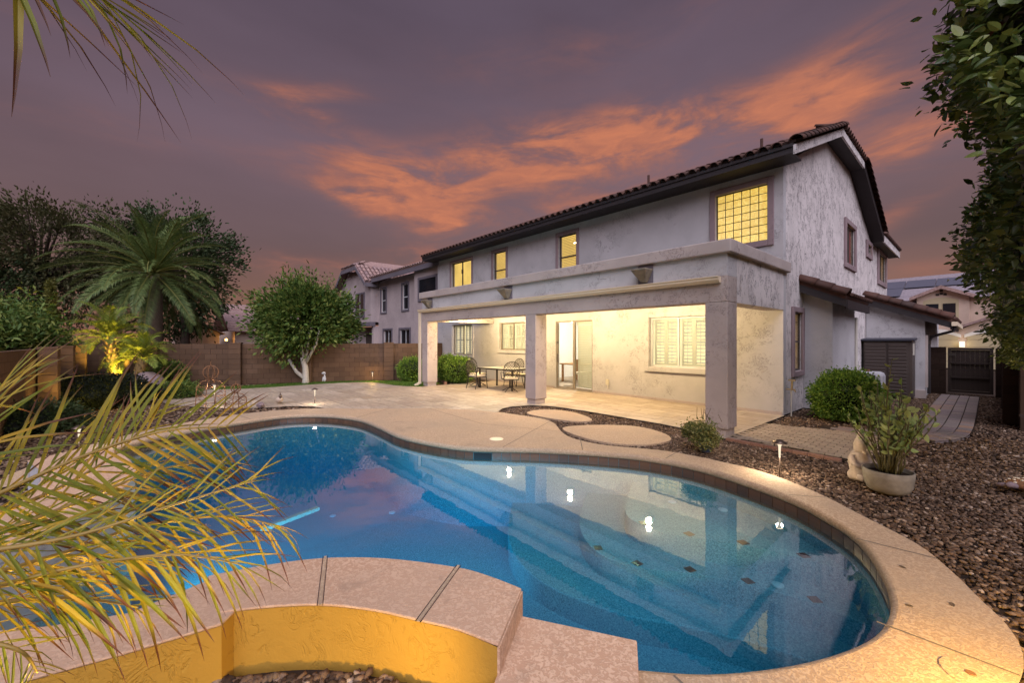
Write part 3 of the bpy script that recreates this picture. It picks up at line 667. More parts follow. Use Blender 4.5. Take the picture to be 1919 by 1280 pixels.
for t in cand:
    if len(t) == 4:
        P = clip_poly(list(tp), t[0]+.0035, t[0]+t[2]-.0035, t[1]+.0035, t[1]+TH-.0035)
        if len(P) >= 3 and abs(area(P)) > .002: mb.prism(P if area(P) > 0 else P[::-1], -.012, -.0005)
mb.build('tile', 'travertine', patio, kind='stuff')
# stepping slabs in the pebble bed
for i, (pts, lab) in enumerate((([(-7.15, 6.72), (-7.3, 7.2), (-7.05, 7.55), (-6.6, 7.66), (-6.1, 7.54), (-5.72, 7.34), (-5.55, 7.12), (-5.72, 6.86), (-6.1, 6.7), (-6.6, 6.66)], 'smaller rounded tan stepping slab in the pebble bed nearest the middle column'),
                                ([(-5.50, 6.32), (-5.30, 6.74), (-4.98, 7.12), (-4.62, 7.36), (-4.2, 7.34), (-3.75, 7.1), (-3.55, 6.7), (-3.75, 6.1), (-4.33, 5.80), (-4.93, 5.86), (-5.4, 6.05)], 'larger rounded tan stepping slab in the pebble bed beside the potted shrub'))):
    P = [(p.x, p.y) for p in catmull(pts, 4)]; P = P if area(P) > 0 else P[::-1]
    m2 = MB(); m2.prism(P, -.05, -.001); m2.build('stepping_slab', 'deck_coat', bevel=.01, label=lab, cat='stepping slab', group='rounded slabs in the pebble bed')

# paths
path1 = [(-2.97, 7.66), (-2.35, 7.86), (-1.9, 7.78), (-1.15, 7.6), (-.95, 8.5), (-1.1, 9.9), (-2.0, 9.98), (-2.97, 9.7)]
path1 = path1 if area(path1) > 0 else path1[::-1]
p1 = flat('paver_walk', path1, -.012, 'soil', kind='structure'); tag(p1, 'tan brick walk from the patio corner')
e0, e1 = Vector((-2.97, 7.68, 0)), Vector((-1.15, 7.58, 0)); de = (e1-e0).normalized(); n_e = int((e1-e0).length/.205)
for i in range(n_e):
    c_ = e0+de*(.205*(i+.5)); add('edge_paver', box_mesh('edge_paver', .196, .1, .06, 'edge_paver', .006), p1, basis((c_.x, c_.y, -.028+rng.uniform(-.002, .002)), de, (-de.y, de.x, 0), (0, 0, 1)))
y = 7.74; r_ = 0
while y < 9.95:
    x = -2.97+(r_ % 2)*.1
    while x < -.9:
        c4 = np.array([(x+.01, y+.01), (x+.19, y+.01), (x+.19, y+.09), (x+.01, y+.09)])
        if inside(path1, c4[:, 0], c4[:, 1]).all(): add('paver', box_mesh('paver', .186, .086, .06, 'paver', .01), p1, TR(x+.1, y+.05, -.030+rng.uniform(-.002, .002)))
        x += .2
    y += .1; r_ += 1
pc = catmull([(-2.1, 10.05), (-1.45, 10.12), (-.92, 10.38), (-.60, 11.0), (-.50, 12.0), (-.46, 14.0), (-.44, 16.0), (-.42, 17.8), (-.40, 19.5)], 16, False)
pw = .84
pathL = [(p[0], p[1]) for p in offset([(q.x, q.y) for q in pc], pw/2, False)]; pathR = [(p[0], p[1]) for p in offset([(q.x, q.y) for q in pc], -pw/2, False)]
path2 = pathL+pathR[::-1]; path2 = path2 if area(path2) > 0 else path2[::-1]
p2 = flat('garden_path', path2, -.014, 'soil', kind='structure'); tag(p2, 'purplish paver path curving to the side gate')
pcs = resample(pc, .30); cnt = 0
for i in range(1, len(pcs)-1):
    d = (pcs[i+1]-pcs[i-1]).normalized(); n2 = Vector((-d.y, d.x, 0))
    for j in range(4):
        o_ = (j-1.5)*.206; c_ = pcs[i]+n2*o_+d*(.1 if j % 2 else 0)
        if inside(path1, np.array([c_.x]), np.array([c_.y]))[0]: continue
        add('path_paver', box_mesh('path_paver', .288, .188, .06, 'path_paver', .008), p2, basis((c_.x, c_.y, -.031+rng.uniform(-.002, .002)), d, n2, (0, 0, 1))); cnt += 1

# artificial turf strip by the far wall
turf_poly = turf_edge[:-1]+[(-18.6, 1.6), (-18.55, 3.0), (-18.35, 4.6), (-17.95, 5.8), (-17.2, 7.1), (-16.3, 8.1), (-15.3, 8.7), (-14.2, 8.75), (-14.2, 8.0)]
turf_poly = turf_poly if area(turf_poly) > 0 else turf_poly[::-1]
turf = flat('lawn', turf_poly, -.002, 'grass_blade', kind='structure'); tag(turf, 'strip of bright green turf along the block wall')
n = 26000; px = rng.uniform(-18.7, -13.7, n); py = rng.uniform(1, 8.8, n); ok = inside(turf_poly, px, py); px, py = px[ok], py[ok]; n = len(px)
a = rng.uniform(0, 2*PI, n); h = rng.uniform(.02, .05, n); w = .006; lx = rng.normal(0, .015, n); ly = rng.normal(0, .015, n)
V = np.stack([np.stack([px-w*np.cos(a), py-w*np.sin(a), np.zeros(n)], 1), np.stack([px+w*np.cos(a), py+w*np.sin(a), np.zeros(n)], 1), np.stack([px+lx, py+ly, h], 1)], 1).reshape(-1, 3)
add('grass', npmesh('grass', V, np.arange(3*n).reshape(-1, 3), ['grass_blade']), kind='stuff', label='short blades of the green turf strip')

# bare ground under everything, with a hole for the pool
gp = [(-600, -600), (600, -600), (600, 600), (-600, 600)]
hole = offset(pool_xy, -.045*sgn)
hole = hole if area(hole) < 0 else hole[::-1]
gr = flat('ground', gp, -.06, 'soil', holes=[hole], kind='structure'); tag(gr, 'dark bare desert soil')
# gravel
def rocks(region, n, smin, smax, exclude, bounds, seed, weight=None):
    g = np.random.default_rng(seed); x = g.uniform(bounds[0], bounds[1], n); y = g.uniform(bounds[2], bounds[3], n)
    ok = inside(region, x, y)
    for e in exclude: ok &= ~inside(e, x, y)
    if weight is not None: ok &= g.random(n) < weight(x, y)
    return x[ok], y[ok], g.uniform(smin, smax, ok.sum())
ico = bmesh.new(); bmesh.ops.create_icosphere(ico, subdivisions=1, radius=1); IV = np.array([v_.co[:] for v_ in ico.verts]); IF = np.array([[q.index for q in f_.verts] for f_ in ico.faces]); ico.free()
def gravel_mesh(x, y, s_, z0, seed):
    g = np.random.default_rng(seed); n = len(x); th = g.uniform(0, 2*PI, n); sc = np.stack([s_*g.uniform(.8, 1.5, n), s_*g.uniform(.6, 1.0, n), s_*g.uniform(.4, .75, n)], 1)
    P = IV[None]*(1+g.uniform(-.28, .28, (n, 12, 1)))*sc[:, None]
    tx = g.normal(0, .35, n); c_, s2 = np.cos(tx)[:, None], np.sin(tx)[:, None]; Y, Z = P[:, :, 1]*c_-P[:, :, 2]*s2, P[:, :, 1]*s2+P[:, :, 2]*c_
    ct, st = np.cos(th)[:, None], np.sin(th)[:, None]; X2, Y2 = P[:, :, 0]*ct-Y*st, P[:, :, 0]*st+Y*ct
    V = np.stack([X2+x[:, None], Y2+y[:, None], Z+z0+s_[:, None]*.25+g.uniform(0, .012, n)[:, None]], 2).reshape(-1, 3)
    F = (IF[None]+np.arange(n)[:, None, None]*12).reshape(-1, 3); return V, F
EX = [offset(pool_xy, -.08*sgn), deck_loop, tp, path1, path2, turf_poly, pool_xy]
slabs = [[(-7.15, 6.72), (-7.3, 7.2), (-7.05, 7.55), (-6.6, 7.66), (-6.1, 7.54), (-5.72, 7.34), (-5.55, 7.12), (-5.72, 6.86), (-6.1, 6.7), (-6.6, 6.66)], [(-5.50, 6.32), (-5.30, 6.74), (-4.98, 7.12), (-4.62, 7.36), (-4.2, 7.34), (-3.75, 7.1), (-3.55, 6.7), (-3.75, 6.1), (-4.33, 5.80), (-4.93, 5.86), (-5.4, 6.05)]]
sets = [  # region, tries, size range, bounds
    ([(-4, 5), (-1, 4), (.3, 1.5), (1.3, 1.5), (1.3, 8.6), (-4, 8.6)], 44000, .013, .025, (-4, 1.3, 1.5, 8.6)),
    ([(-3, 8.6), (1.3, 8.6), (1.3, 20), (-3, 20)], 26000, .016, .028, (-3, 1.3, 8.6, 20)),
    ([(-8.3, 5.5), (-2.6, 5.5), (-2.6, 8.1), (-8.3, 8.1)], 17000, .014, .024, (-8.3, -2.6, 5.5, 8.1)),
    ([(-21, -2), (-11, -2), (-11, 3.5), (-16, 1.5), (-21, 2)], 16000, .02, .045, (-21, -11, -2, 3.5)),
    ([(-11, -2), (-7.6, -2), (-7.6, 3.2), (-11, 3.2)], 9000, .016, .03, (-11, -7.6, -2, 3.2)),
    ([(-21.3, -.5), (-16.6, 9.5), (-13.8, 11), (-13.8, 7.3), (-19, -1)], 15000, .02, .05, (-21.3, -13.8, -1, 11)),
    ([(-7.6, -2), (-2.6, -2), (-2.6, .2), (-4.6, -.8), (-7.6, -.7)], 4000, .014, .03, (-7.6, -2.6, -2, .2))]
VV, FF, off = [], [], 0
bondpolys = [[(w_[0], w_[1]) for w_ in q] for q in ([(p.x, p.y) for p in bond_front]+[(-7.55, -1.15), (-7.0, -.98), (-5.8, -.88), (-4.95, -1.25), (-4.2, -1.35)],)]
for i, (rg, n, s0, s1, bd) in enumerate(sets):
    x, y, s_ = rocks(rg, n, s0, s1, EX+slabs+bondpolys, bd, 100+i); V, F = gravel_mesh(x, y, s_, -.052, 200+i); VV.append(V); FF.append(F+off); off += len(V)
# larger lava chips in the planter in front of the near bond wall
pl = [(-2.6, .25), (-2.1, .88), (-1.5, 1.2), (-1.15, .9), (-1.6, .2), (-2.5, -.4)]
x, y, s_ = rocks(pl, 6000, .016, .032, [], (-2.7, -1.1, -.4, 1.25), 55); V, F = gravel_mesh(x, y, s_, -.02, 77); VV.append(V); FF.append(F+off); off += len(V)
add('gravel', npmesh('gravel', np.concatenate(VV), np.concatenate(FF), ['gravel']), kind='stuff', label='dark brown and grey decorative gravel around pool and house')

# ------------------------------------------------------------------ the house
FY, SX, XL = 11.0, -3.0, -18.4          # facade plane, gable plane, far end
H = thing('house', 'two storey lavender grey stucco house with tiled roof and covered patio', 'house', (-8, 11, 0))
holes = [(-16.98, -15.32, 1.04, 2.48), (-13.36, -11.75, 1.34, 2.46), (-10.16, -8.5, .02, 2.43), (-6.4, -4.72, .98, 2.40),
         (-17.1, -15.4, 3.95, 5.50), (-13.80, -12.95, 3.95, 5.50), (-10.02, -9.18, 3.95, 5.50), (-4.52, -3.32, 4.14, 5.50)]
holed('y', FY, FY+.2, XL, SX, 0.0, 5.95, holes).build('wall', 'wall_stucco', H)
sideholes = [(11.72, 12.42, .98, 2.44), (17.6, 19.1, 4.38, 5.72), (21.6, 22.5, 5.25, 5.62), (24.4, 26.5, 4.45, 5.72)]
sw = holed('x', SX-.2, SX, FY+.2, 27.2, 0.0, 5.95, sideholes)
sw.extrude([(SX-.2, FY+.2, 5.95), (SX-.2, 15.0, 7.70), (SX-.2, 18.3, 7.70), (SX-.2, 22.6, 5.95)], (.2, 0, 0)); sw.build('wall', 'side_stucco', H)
mb = MB(); mb.box(XL, XL+.2, FY+.2, 27.2, 0, 5.95); mb.box(XL+.2, SX-.2, 27.0, 27.2, 0, 5.95); mb.build('wall', 'wall_stucco', H)
mb = MB(); mb.box(XL, -10.2, FY-.012, FY-.001, -.02, .07); mb.box(-8.46, SX-.02, FY-.012, FY-.001, -.02, .07); mb.build('weep_screed', 'trim_stucco', H)

def window(ax, k0, u0, u1, z0, z1, trim='trim_stucco', tw=.13, td=.05, fr='dark_frame', split='v', room='lit_room_yellow', cover=None, glass='glass', out=-1, parent=None, nslat=16, tz=None, fw=.045, rec=.07):
    """window in an opening; ax/out say which way the outside is"""
    parent = parent or H
    inn = -out
    def bx(mb, a, b, ka, kb, c, d):
        ka, kb = sorted((ka, kb)); (mb.box(a, b, ka, kb, c, d) if ax == 'y' else mb.box(ka, kb, a, b, c, d))
    w_ = MB(); k_a, k_b = sorted((k0+inn*rec, k0+inn*(rec+.04))); frame_ring(w_, ax, k_a, k_b, u0, u1, z0, z1, fw)
    um = (u0+u1)/2; zm = (z0+z1)/2
    if split == 'v': bx(w_, um-fw*.5, um+fw*.5, k0+inn*(rec-.005), k0+inn*(rec+.042), z0+fw, z1-fw)
    elif split == 'h': bx(w_, u0+fw, u1-fw, k0+inn*(rec-.005), k0+inn*(rec+.042), zm-fw*.5, zm+fw*.5)
    wn_ = w_.build('window', fr, parent)
    if trim:
        t_ = MB(); ka, kb = sorted((k0+out*.002, k0+out*td)); frame_ring(t_, ax, ka, kb, u0-tw, u1+tw, z0-tw, z1+tw, tw)
        t_.build('trim', trim, wn_, bevel=.012)
    parts = [(u0+fw, um-fw*.5, z0+fw, z1-fw), (um+fw*.5, u1-fw, z0+fw, z1-fw)] if split == 'v' else [(u0+fw, u1-fw, z0+fw, zm-fw*.5), (u0+fw, u1-fw, zm+fw*.5, z1-fw)] if split == 'h' else [(u0+fw, u1-fw, z0+fw, z1-fw)]
    for a, b, c, d in parts:
        p_ = MB(); bx(p_, a, b, k0+inn*(rec+.015), k0+inn*(rec+.02), c, d); p_.build('pane', glass, wn_)
    if cover == 'shutter':
        for a, b, c, d in parts:
            for a2, b2 in ((a+.03, (a+b)/2), ((a+b)/2, b-.02)):
                s_ = MB(); k1, k2 = sorted((k0+inn*.15, k0+inn*.18)); zmid = (c+d)/2
                frame_ring(s_, ax, k1, k2, a2, b2, c, d, .055); bx(s_, a2+.055, b2-.055, k0+inn*.15, k0+inn*.18, zmid-.03, zmid+.03)
                bx(s_, (a2+b2)/2-.006, (a2+b2)/2+.006, k0+inn*.128, k0+inn*.138, c+.07, d-.07); s_.build('shutter_frame', 'shutter_white', wn_)
                for zz0, zz1 in ((c+.055, zmid-.03), (zmid+.03, d-.055)):
                    n_ = max(3, int((zz1-zz0)/.083)); st = (zz1-zz0)/n_; L = b2-a2-.115
                    key = ('louver', ax, round(L, 3), inn)
                    def mk():
                        q = MB(); ang = R(38); dy, dz = math.cos(ang)*.031*inn, math.sin(ang)*.031
                        if ax == 'y': q.obox((0, 0, 0), (L/2, 0, 0), (0, dy, dz), (0, -.003*math.sin(ang), .003*math.cos(ang)))
                        else: q.obox((0, 0, 0), (0, L/2, 0), (dy, 0, dz), (-.003*math.sin(ang), 0, .003*math.cos(ang)))
                        return q.mesh('louver', 'shutter_white')
                    lm = cached(key, mk)
                    for i in range(n_):
                        uc = (a2+b2)/2; zc = zz0+st*(i+.5)
                        add('louver', lm, wn_, TR(uc, k0+inn*.165, zc) if ax == 'y' else TR(k0+inn*.165, uc, zc))
    if cover == 'blind':
        L = u1-u0-2*fw-.02; n_ = nslat
        def mk2():
            q = MB(); (q.obox((0,0,0), (L/2, 0, 0), (0, .018*inn, .014), (0, 0, .002)) if ax == 'y' else q.obox((0,0,0), (0, L/2, 0), (.018*inn, 0, .014), (0, 0, .002)))
            return q.mesh('slat', 'blind_lit')
        sm = cached(('slat', ax, round(L, 3), inn), mk2)
        for i in range(n_):
            zc = z0+fw+(z1-z0-2*fw)*(i+.5)/n_; add('slat', sm, wn_, TR(um, k0+inn*.15, zc) if ax == 'y' else TR(k0+inn*.15, um, zc))
    if room:
        r_ = MB(); bx(r_, u0-.25, u1+.25, k0+inn*.36, k0+inn*.38, z0-.25, z1+.25); r_.build('lit_room', room, wn_)
        r_ = MB()
        for a, b, c, d in ((u0-.27, u0-.25, z0-.25, z1+.25), (u1+.25, u1+.27, z0-.25, z1+.25), (u0-.25, u1+.25, z0-.27, z0-.25), (u0-.25, u1+.25, z1+.25, z1+.27)):
            bx(r_, a, b, k0+inn*.21, k0+inn*.38, c, d)
        r_.build('room_reveal', 'wall_plaster', wn_)
    return wn_
k = N('blind_lit'); tl_ = k.n('ShaderNodeBsdfTranslucent'); tl_.inputs[0].default_value = (.85, .7, .36, 1); df = k.n('ShaderNodeBsdfDiffuse'); df.inputs[0].default_value = (.7, .6, .4, 1)
mx = k.n('ShaderNodeMixShader'); mx.inputs[0].default_value = .6; k.l(df.outputs[0], mx.inputs[1]); k.l(tl_.outputs[0], mx.inputs[2]); k.l(mx.outputs[0], k.out.inputs[0])
# ground floor
window('y', FY, -16.98, -15.32, 1.04, 2.48, 'wall_stucco', .11, .05, 'bronze_frame', 'v', 'lit_room_white', 'shutter')
window('y', FY, -13.36, -11.75, 1.34, 2.46, 'wall_stucco', .14, .05, 'bronze_frame', 'v', 'lit_room_white', 'shutter')
window('y', FY, -6.40, -4.72, .98, 2.40, 'wall_stucco', .15, .07, 'white_frame', 'v', 'lit_room_white', 'shutter')
# upper floor
u1_ = window('y', FY, -17.1, -15.4, 3.95, 5.50, 'window_trim', .12, .04, 'dark_frame', 'v', 'lit_room_yellow', None)
m2 = MB(); m2.box(-16.72, -16.55, FY+.33, FY+.34, 5.0, 5.2); m2.build('picture', 'wood', u1_)
window('y', FY, -13.80, -12.95, 3.95, 5.50, 'window_trim', .12, .04, 'dark_frame', 'h', 'lit_room_yellow', 'blind', nslat=26)
u3_ = window('y', FY, -10.02, -9.18, 3.95, 5.50, 'window_trim', .12, .04, 'dark_frame', 'h', 'lit_room_yellow', 'blind', nslat=26)
m2 = MB(); m2.obox((-9.42, FY+.30, 5.22), (.13, 0, 0), (0, .02, 0), (0, 0, .028)); m2.build('ceiling_lamp', 'lamp_glow', u3_, bevel=.012)
# glass block window
gb = MB(); frame_ring(gb, 'y', FY+.05, FY+.14, -4.52, -3.32, 4.14, 5.50, .02); gw = gb.build('window', 'dark_frame', H)
t_ = MB(); frame_ring(t_, 'y', FY-.045, FY-.002, -4.66, -3.18, 4.0, 5.64, .14); t_.build('trim', 'window_trim', gw, bevel=.012)
m2 = MB(); m2.box(-4.5, -3.34, FY+.075, FY+.13, 4.16, 5.48); m2.build('mortar_bed', 'dark_frame', gw)
bw, bh = 1.16/6, 1.32/7
for i in range(6):
    for j in range(7): add('glass_block', box_mesh('glass_block', bw-.022, .05, bh-.022, 'glass_block', .008), gw, TR(-4.5+bw*(i+.5), FY+.085, 4.16+bh*(j+.5)))
# gable side
window('x', SX, 11.72, 12.42, .98, 2.44, 'window_trim', .13, .06, 'dark_frame', 'h', 'lit_room_yellow', 'blind', out=1, nslat=30, rec=.02)
k = N('red_curtain'); k.bsdf((.32, .04, .03), .8, None, .1, 0, None, 0, (.4, .05, .03))
s1 = window('x', SX, 17.6, 19.1, 4.38, 5.72, 'window_trim', .17, .07, 'dark_frame', 'v', 'lit_room_yellow', None, out=1, rec=.02)
m2 = MB(); m2.box(SX-.10, SX-.08, 18.72, 19.05, 4.4, 5.7); m2.build('curtain', 'red_curtain', s1)
m2 = MB(); m2.box(SX-.10, SX-.08, 17.65, 18.25, 4.4, 5.7); m2.build('blind', 'wood', s1)
window('x', SX, 21.6, 22.5, 5.25, 5.62, 'window_trim', .17, .07, 'dark_frame', None, 'lit_room_yellow', None, out=1, rec=.02)
window('x', SX, 24.4, 26.5, 4.45, 5.72, 'window_trim', .2, .07, 'dark_frame', 'v', 'lit_room_yellow', 'blind', out=1, nslat=20, rec=.02)

# sliding door and the lit dining room behind it
d_ = MB(); frame_ring(d_, 'y', FY+.04, FY+.1, -10.16, -8.5, .02, 2.43, .05); d_.box(-9.37, -9.29, FY+.03, FY+.11, .07, 2.38); door = d_.build('sliding_door', 'bronze_frame', H)
m2 = MB(); m2.box(-10.11, -9.37, FY+.075, FY+.08, .07, 2.38); m2.build('pane', 'glass', door)
m2 = MB(); m2.box(-9.29, -8.55, FY+.055, FY+.06, .07, 2.38); m2.build('pane', 'glass', door)
m2 = MB(); m2.box(-10.085, -10.055, FY+.0, FY+.04, .95, 1.25); m2.box(-10.09, -10.06, FY+.0, FY+.04, 1.62, 1.70); m2.build('handle', 'dark_frame', door)
m2 = MB(); m2.box(-9.27, -8.57, FY+.115, FY+.15, 2.28, 2.38); m2.build('blind_head', 'blind_slat', door)
for i in range(36): add('slat', box_mesh('slat', .64, .008, .054, 'blind_slat'), door, TR(-8.90, FY+.13, .10+.06*i+.03) @ Matrix.Rotation(.25, 4, 'X'))
m2 = MB(); m2.box(-10.25, -8.46, FY-.04, FY+.04, -.004, .018); m2.build('threshold', 'bronze_frame', door)
rm = MB()
for q in ((-13.0, -12.9, 11.25, 15.5, 0, 2.7), (-7.4, -7.3, 11.25, 15.5, 0, 2.7), (-13.0, -7.3, 15.5, 15.6, 0, 2.7), (-13.0, -7.3, 11.25, 15.6, 2.7, 2.8)): rm.box(*q)
room = rm.build('room_wall', 'wall_plaster', H); m2 = MB(); m2.box(-13.0, -7.3, 11.2, 15.6, -.03, 0.0); m2.build('room_floor', 'travertine', H)
m2 = MB(); m2.box(-12.2, -11.3, 15.44, 15.5, 0, 2.05); idr = m2.build('inner_door', 'shutter_white', room)
m2 = MB()
for z_ in (.25, .95, 1.5): m2.box(-12.08, -11.42, 15.43, 15.445, z_, z_+.4 if z_ > .9 else z_+.6)
m2.build('door_panel', 'wall_plaster', idr)
lamp('room_light', (-10.5, 13.4, 2.55), 420, (1, .92, .8), size=.15, parent=room)
it = thing('dining_table', 'brown wooden dining table seen through the open half of the glass door', 'table', (-10.9, 13.3, 0))
m2 = MB(); m2.box(-11.7, -10.45, 12.9, 14.0, .72, .77); m2.build('tabletop', 'wood', it, bevel=.01)
for a, b in ((-11.6, 13.0), (-10.55, 13.0), (-11.6, 13.9), (-10.55, 13.9)): m2 = MB(); m2.box(a-.035, a+.035, b-.035, b+.035, 0, .72); m2.build('leg', 'wood', it)
def side_chair(x, y, rz, lab):
    t = thing('dining_chair', lab, 'chair', (x, y, 0), 'indoor dining chairs', rz)
    M0 = WM[t]
    def pt(n, mbx, mat): add(n, mbx.mesh(n, mat), t, M0)
    pt('seat', MB().box(-.22, .22, -.22, .22, .43, .50), 'cushion'); pt('backrest', MB().box(-.21, .21, .20, .24, .55, 1.0), 'wood')
    for a in (-.19, .19):
        for b in (-.19, .19): pt('leg', MB().box(a-.02, a+.02, b-.02, b+.02, 0, .43 if b < 0 else 1.0), 'wood')
side_chair(-10.05, 13.2, -PI/2, 'wooden dining chair with pale seat just inside the glass door'); side_chair(-10.2, 12.5, PI*.9, 'padded dining chair nearest the opening of the sliding door')

# patio cover: columns, beams, ceiling, parapet
def column(x0, x1, y0, y1, plinth=True):
    m2 = MB(); m2.box(x0, x1, y0, y1, .13, 2.45); c = m2.build('column', 'trim_stucco', H, bevel=.012)
    m2 = MB(); m2.box(x0+.035, x1-.035, y0+.035, y1-.035, -.03, .13); m2.build('plinth', 'trim_stucco', c)
column(-3.39, -2.99, 7.78, 8.22); column(-8.33, -7.93, 7.78, 8.22); column(-14.17, -13.77, 7.78, 8.22)
m2 = MB(); m2.box(-14.17, -2.99, 7.78, 8.22, 2.452, 2.93); m2.box(-14.17, -13.77, 8.222, 11.0, 2.452, 2.93); m2.build('beam', 'trim_stucco', H, bevel=.01)
m2 = MB(); m2.box(-13.77, -3.39, 8.22, 11.0, 2.78, 2.90); m2.build('patio_ceiling', 'plaster_ceiling', H)
m2 = MB(); m2.box(-14.165, -2.995, 7.785, 8.22, 2.932, 3.33); m2.box(-14.165, -13.96, 8.0, 11.0, 2.932, 3.33); m2.build('parapet', 'wall_stucco', H)
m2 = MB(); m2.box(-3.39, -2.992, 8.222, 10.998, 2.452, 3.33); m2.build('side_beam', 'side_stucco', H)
m2 = MB(); m2.box(-14.26, -2.90, 7.69, 8.05, 3.332, 3.57); m2.box(-3.25, -2.90, 8.05, 11.24, 3.332, 3.57); m2.box(-14.26, -13.9, 8.05, 10.99, 3.332, 3.57); m2.build('parapet_cap', 'trim_stucco', H, bevel=.02)
m2 = MB(); m2.box(-13.9, -3.25, 8.05, 11.0, 2.95, 3.0); m2.build('patio_roof', 'grout', H)
# gutter with a downspout at the far end
g = MB(); prof_ = [(7.775, 2.80), (7.70, 2.80), (7.655, 2.85), (7.655, 2.885), (7.635, 2.90), (7.635, 2.915), (7.775, 2.915)]
g.extrude([(-14.3, a, b) for a, b in prof_], (11.2, 0, 0)); gut = g.build('gutter', 'cream_metal', H)
m2 = MB(); m2.box(-14.29, -14.19, 7.68, 7.76, .06, 2.80); m2.build('downspout', 'cream_metal', gut); m2 = MB(); m2.bar((-14.24, 7.72, .10), (-14.24, 7.5, .0), .09, .07); m2.build('spout_foot', 'cream_metal', gut)
# parapet scuppers with tapered collector boxes
for x in (-13.55, -9.05, -4.62):
    m2 = MB(); m2.box(x-.17, x+.17, 7.765, 7.784, 2.935, 3.325); s_ = m2.build('scupper', 'dark_trim', H)
    m2 = MB(); a0, a1, b0, b1 = x-.17, x+.17, 7.48, 7.76
    top_ = [(a0, b0, 3.20), (a1, b0, 3.20), (a1, b1, 3.20), (a0, b1, 3.20)]; bot = [(x-.055, 7.68, 2.96), (x+.055, 7.68, 2.96), (x+.055, 7.76, 2.96), (x-.055, 7.76, 2.96)]
    lip = [(p[0], p[1], 3.225) for p in top_]
    m2.poly(bot[::-1]); m2.poly(lip)
    for i in range(4): j = (i+1) % 4; m2.quad(bot[i], bot[j], top_[j], top_[i]); m2.quad(top_[i], top_[j], lip[j], lip[i])
    m2.build('collector_box', 'pot_ceramic', s_)
# ceiling can lights
for x in (-13.0, -10.9, -8.1, -5.5):
    m2 = MB(); m2.lathe([(.085, 2.772), (.085, 2.779)], (x, 9.4, 0), 20); c = m2.build('ceiling_light', 'shutter_white', H)
    m2 = MB(); m2.lathe([(.06, 2.765), (.07, 2.74), (.07, 2.66), (.05, 2.645), (.0, 2.64)], (x, 9.4, 0), 18); m2.build('glass_jar', 'can_glow', c)
    lamp('can_lamp', (x, 9.4, 2.53), 200 if x < -6 else 215, (1, .74, .38), 'POINT', .07, c)
m2 = MB(); m2.box(-7.95, -7.83, FY-.035, FY-.002, .30, .48); o_ = m2.build('outlet_box', 'outlet_box', H, bevel=.008)
m2 = MB(); m2.tube([(-7.87, FY-.02, .31), (-7.85, FY-.025, .2)], .02, 6); m2.build('plug', 'pipe_grey', o_)
m2 = MB(); m2.box(-8.24, -8.2, 8.0, 8.04, 1.9, 1.98)
# roof
ey, ez, ry, rz_ = 10.38, 6.03, 16.65, 8.62; sl_ = (rz_-ez)/(ry-ey); RX, LX = -2.60, -18.85
zc_ = 7.92; yc0 = ey+(zc_-ez)/sl_; yc1 = 2*ry-yc0; hx = RX-1.75
m2 = MB()
m2.poly([(LX, ey, ez), (RX, ey, ez), (RX, yc0, zc_), (hx, ry, rz_), (LX, ry, rz_)])
m2.poly([(RX, yc0, zc_), (RX, yc1, zc_), (hx, ry, rz_)])
m2.poly([(RX, yc1, zc_), (RX, 22.7, ez+.1), (RX, 27.8, ez+.1), (LX, 27.8, ez+.1), (LX, ry, rz_), (hx, ry, rz_)])
roof = m2.build('roof', 'roof_tile', H); sm = roof.modifiers.new('thickness', 'SOLIDIFY'); sm.thickness = .05; sm.offset = -1
f_ = MB(); f_.box(LX, RX-.04, ey-.02, ey+.02, 5.80, 6.02); f_.box(LX, RX-.04, ey-.05, ey-.022, 5.93, 6.0); f_.build('fascia', 'fascia_paint', H)
m2 = MB(); m2.box(LX, RX-.045, ey+.022, FY-.002, 5.80, 5.83); m2.build('soffit', 'fascia_paint', H)
# rake boards
zt = lambda y: ez+(y-ey)*sl_
rk = MB(); T_, D_ = .05, .30
rk.extrude([(RX-.04, ey-.02, ez-.06), (RX-.04, ey-.02, ez-.27), (RX-.04, yc0, zc_-.27), (RX-.04, yc0, zc_-.06)], (.05, 0, 0)); rk.extrude([(RX-.04, yc0+.002, zc_-.06), (RX-.04, yc0+.002, zc_-.27), (RX-.04, yc1, zc_-.27), (RX-.04, yc1, zc_-.06)], (.05, 0, 0)); rk.build('rake_board', 'side_stucco', H)
rk = MB(); rk.extrude([(RX-.04, yc1+.002, zc_-.06), (RX-.04, yc1+.002, zc_-.30), (RX-.04, 22.7, ez-.2), (RX-.04, 22.7, ez+.04)], (.05, 0, 0)); rk.build('rake_board', 'fascia_paint', H)
rk = MB(); rk.box(RX-.04, RX+.01, 22.702, 27.8, ez-.22, ez+.06); rk.build('fascia', 'side_stucco', H)
so_ = MB(); so_.extrude([(SX+.002, FY+.02, 6.06), (SX+.002, yc0, zc_-.21), (SX+.002, yc1, zc_-.21), (SX+.002, 22.7, ez-.16), (SX+.002, 27.7, ez-.16), (SX+.002, 27.7, ez-.2), (SX+.002, 22.7, ez-.2), (SX+.002, yc1, zc_-.25), (SX+.002, yc0, zc_-.25), (SX+.002, FY+.02, 6.02)], (RX-.042-SX, 0, 0)); so_.build('soffit', 'fascia_paint', H)
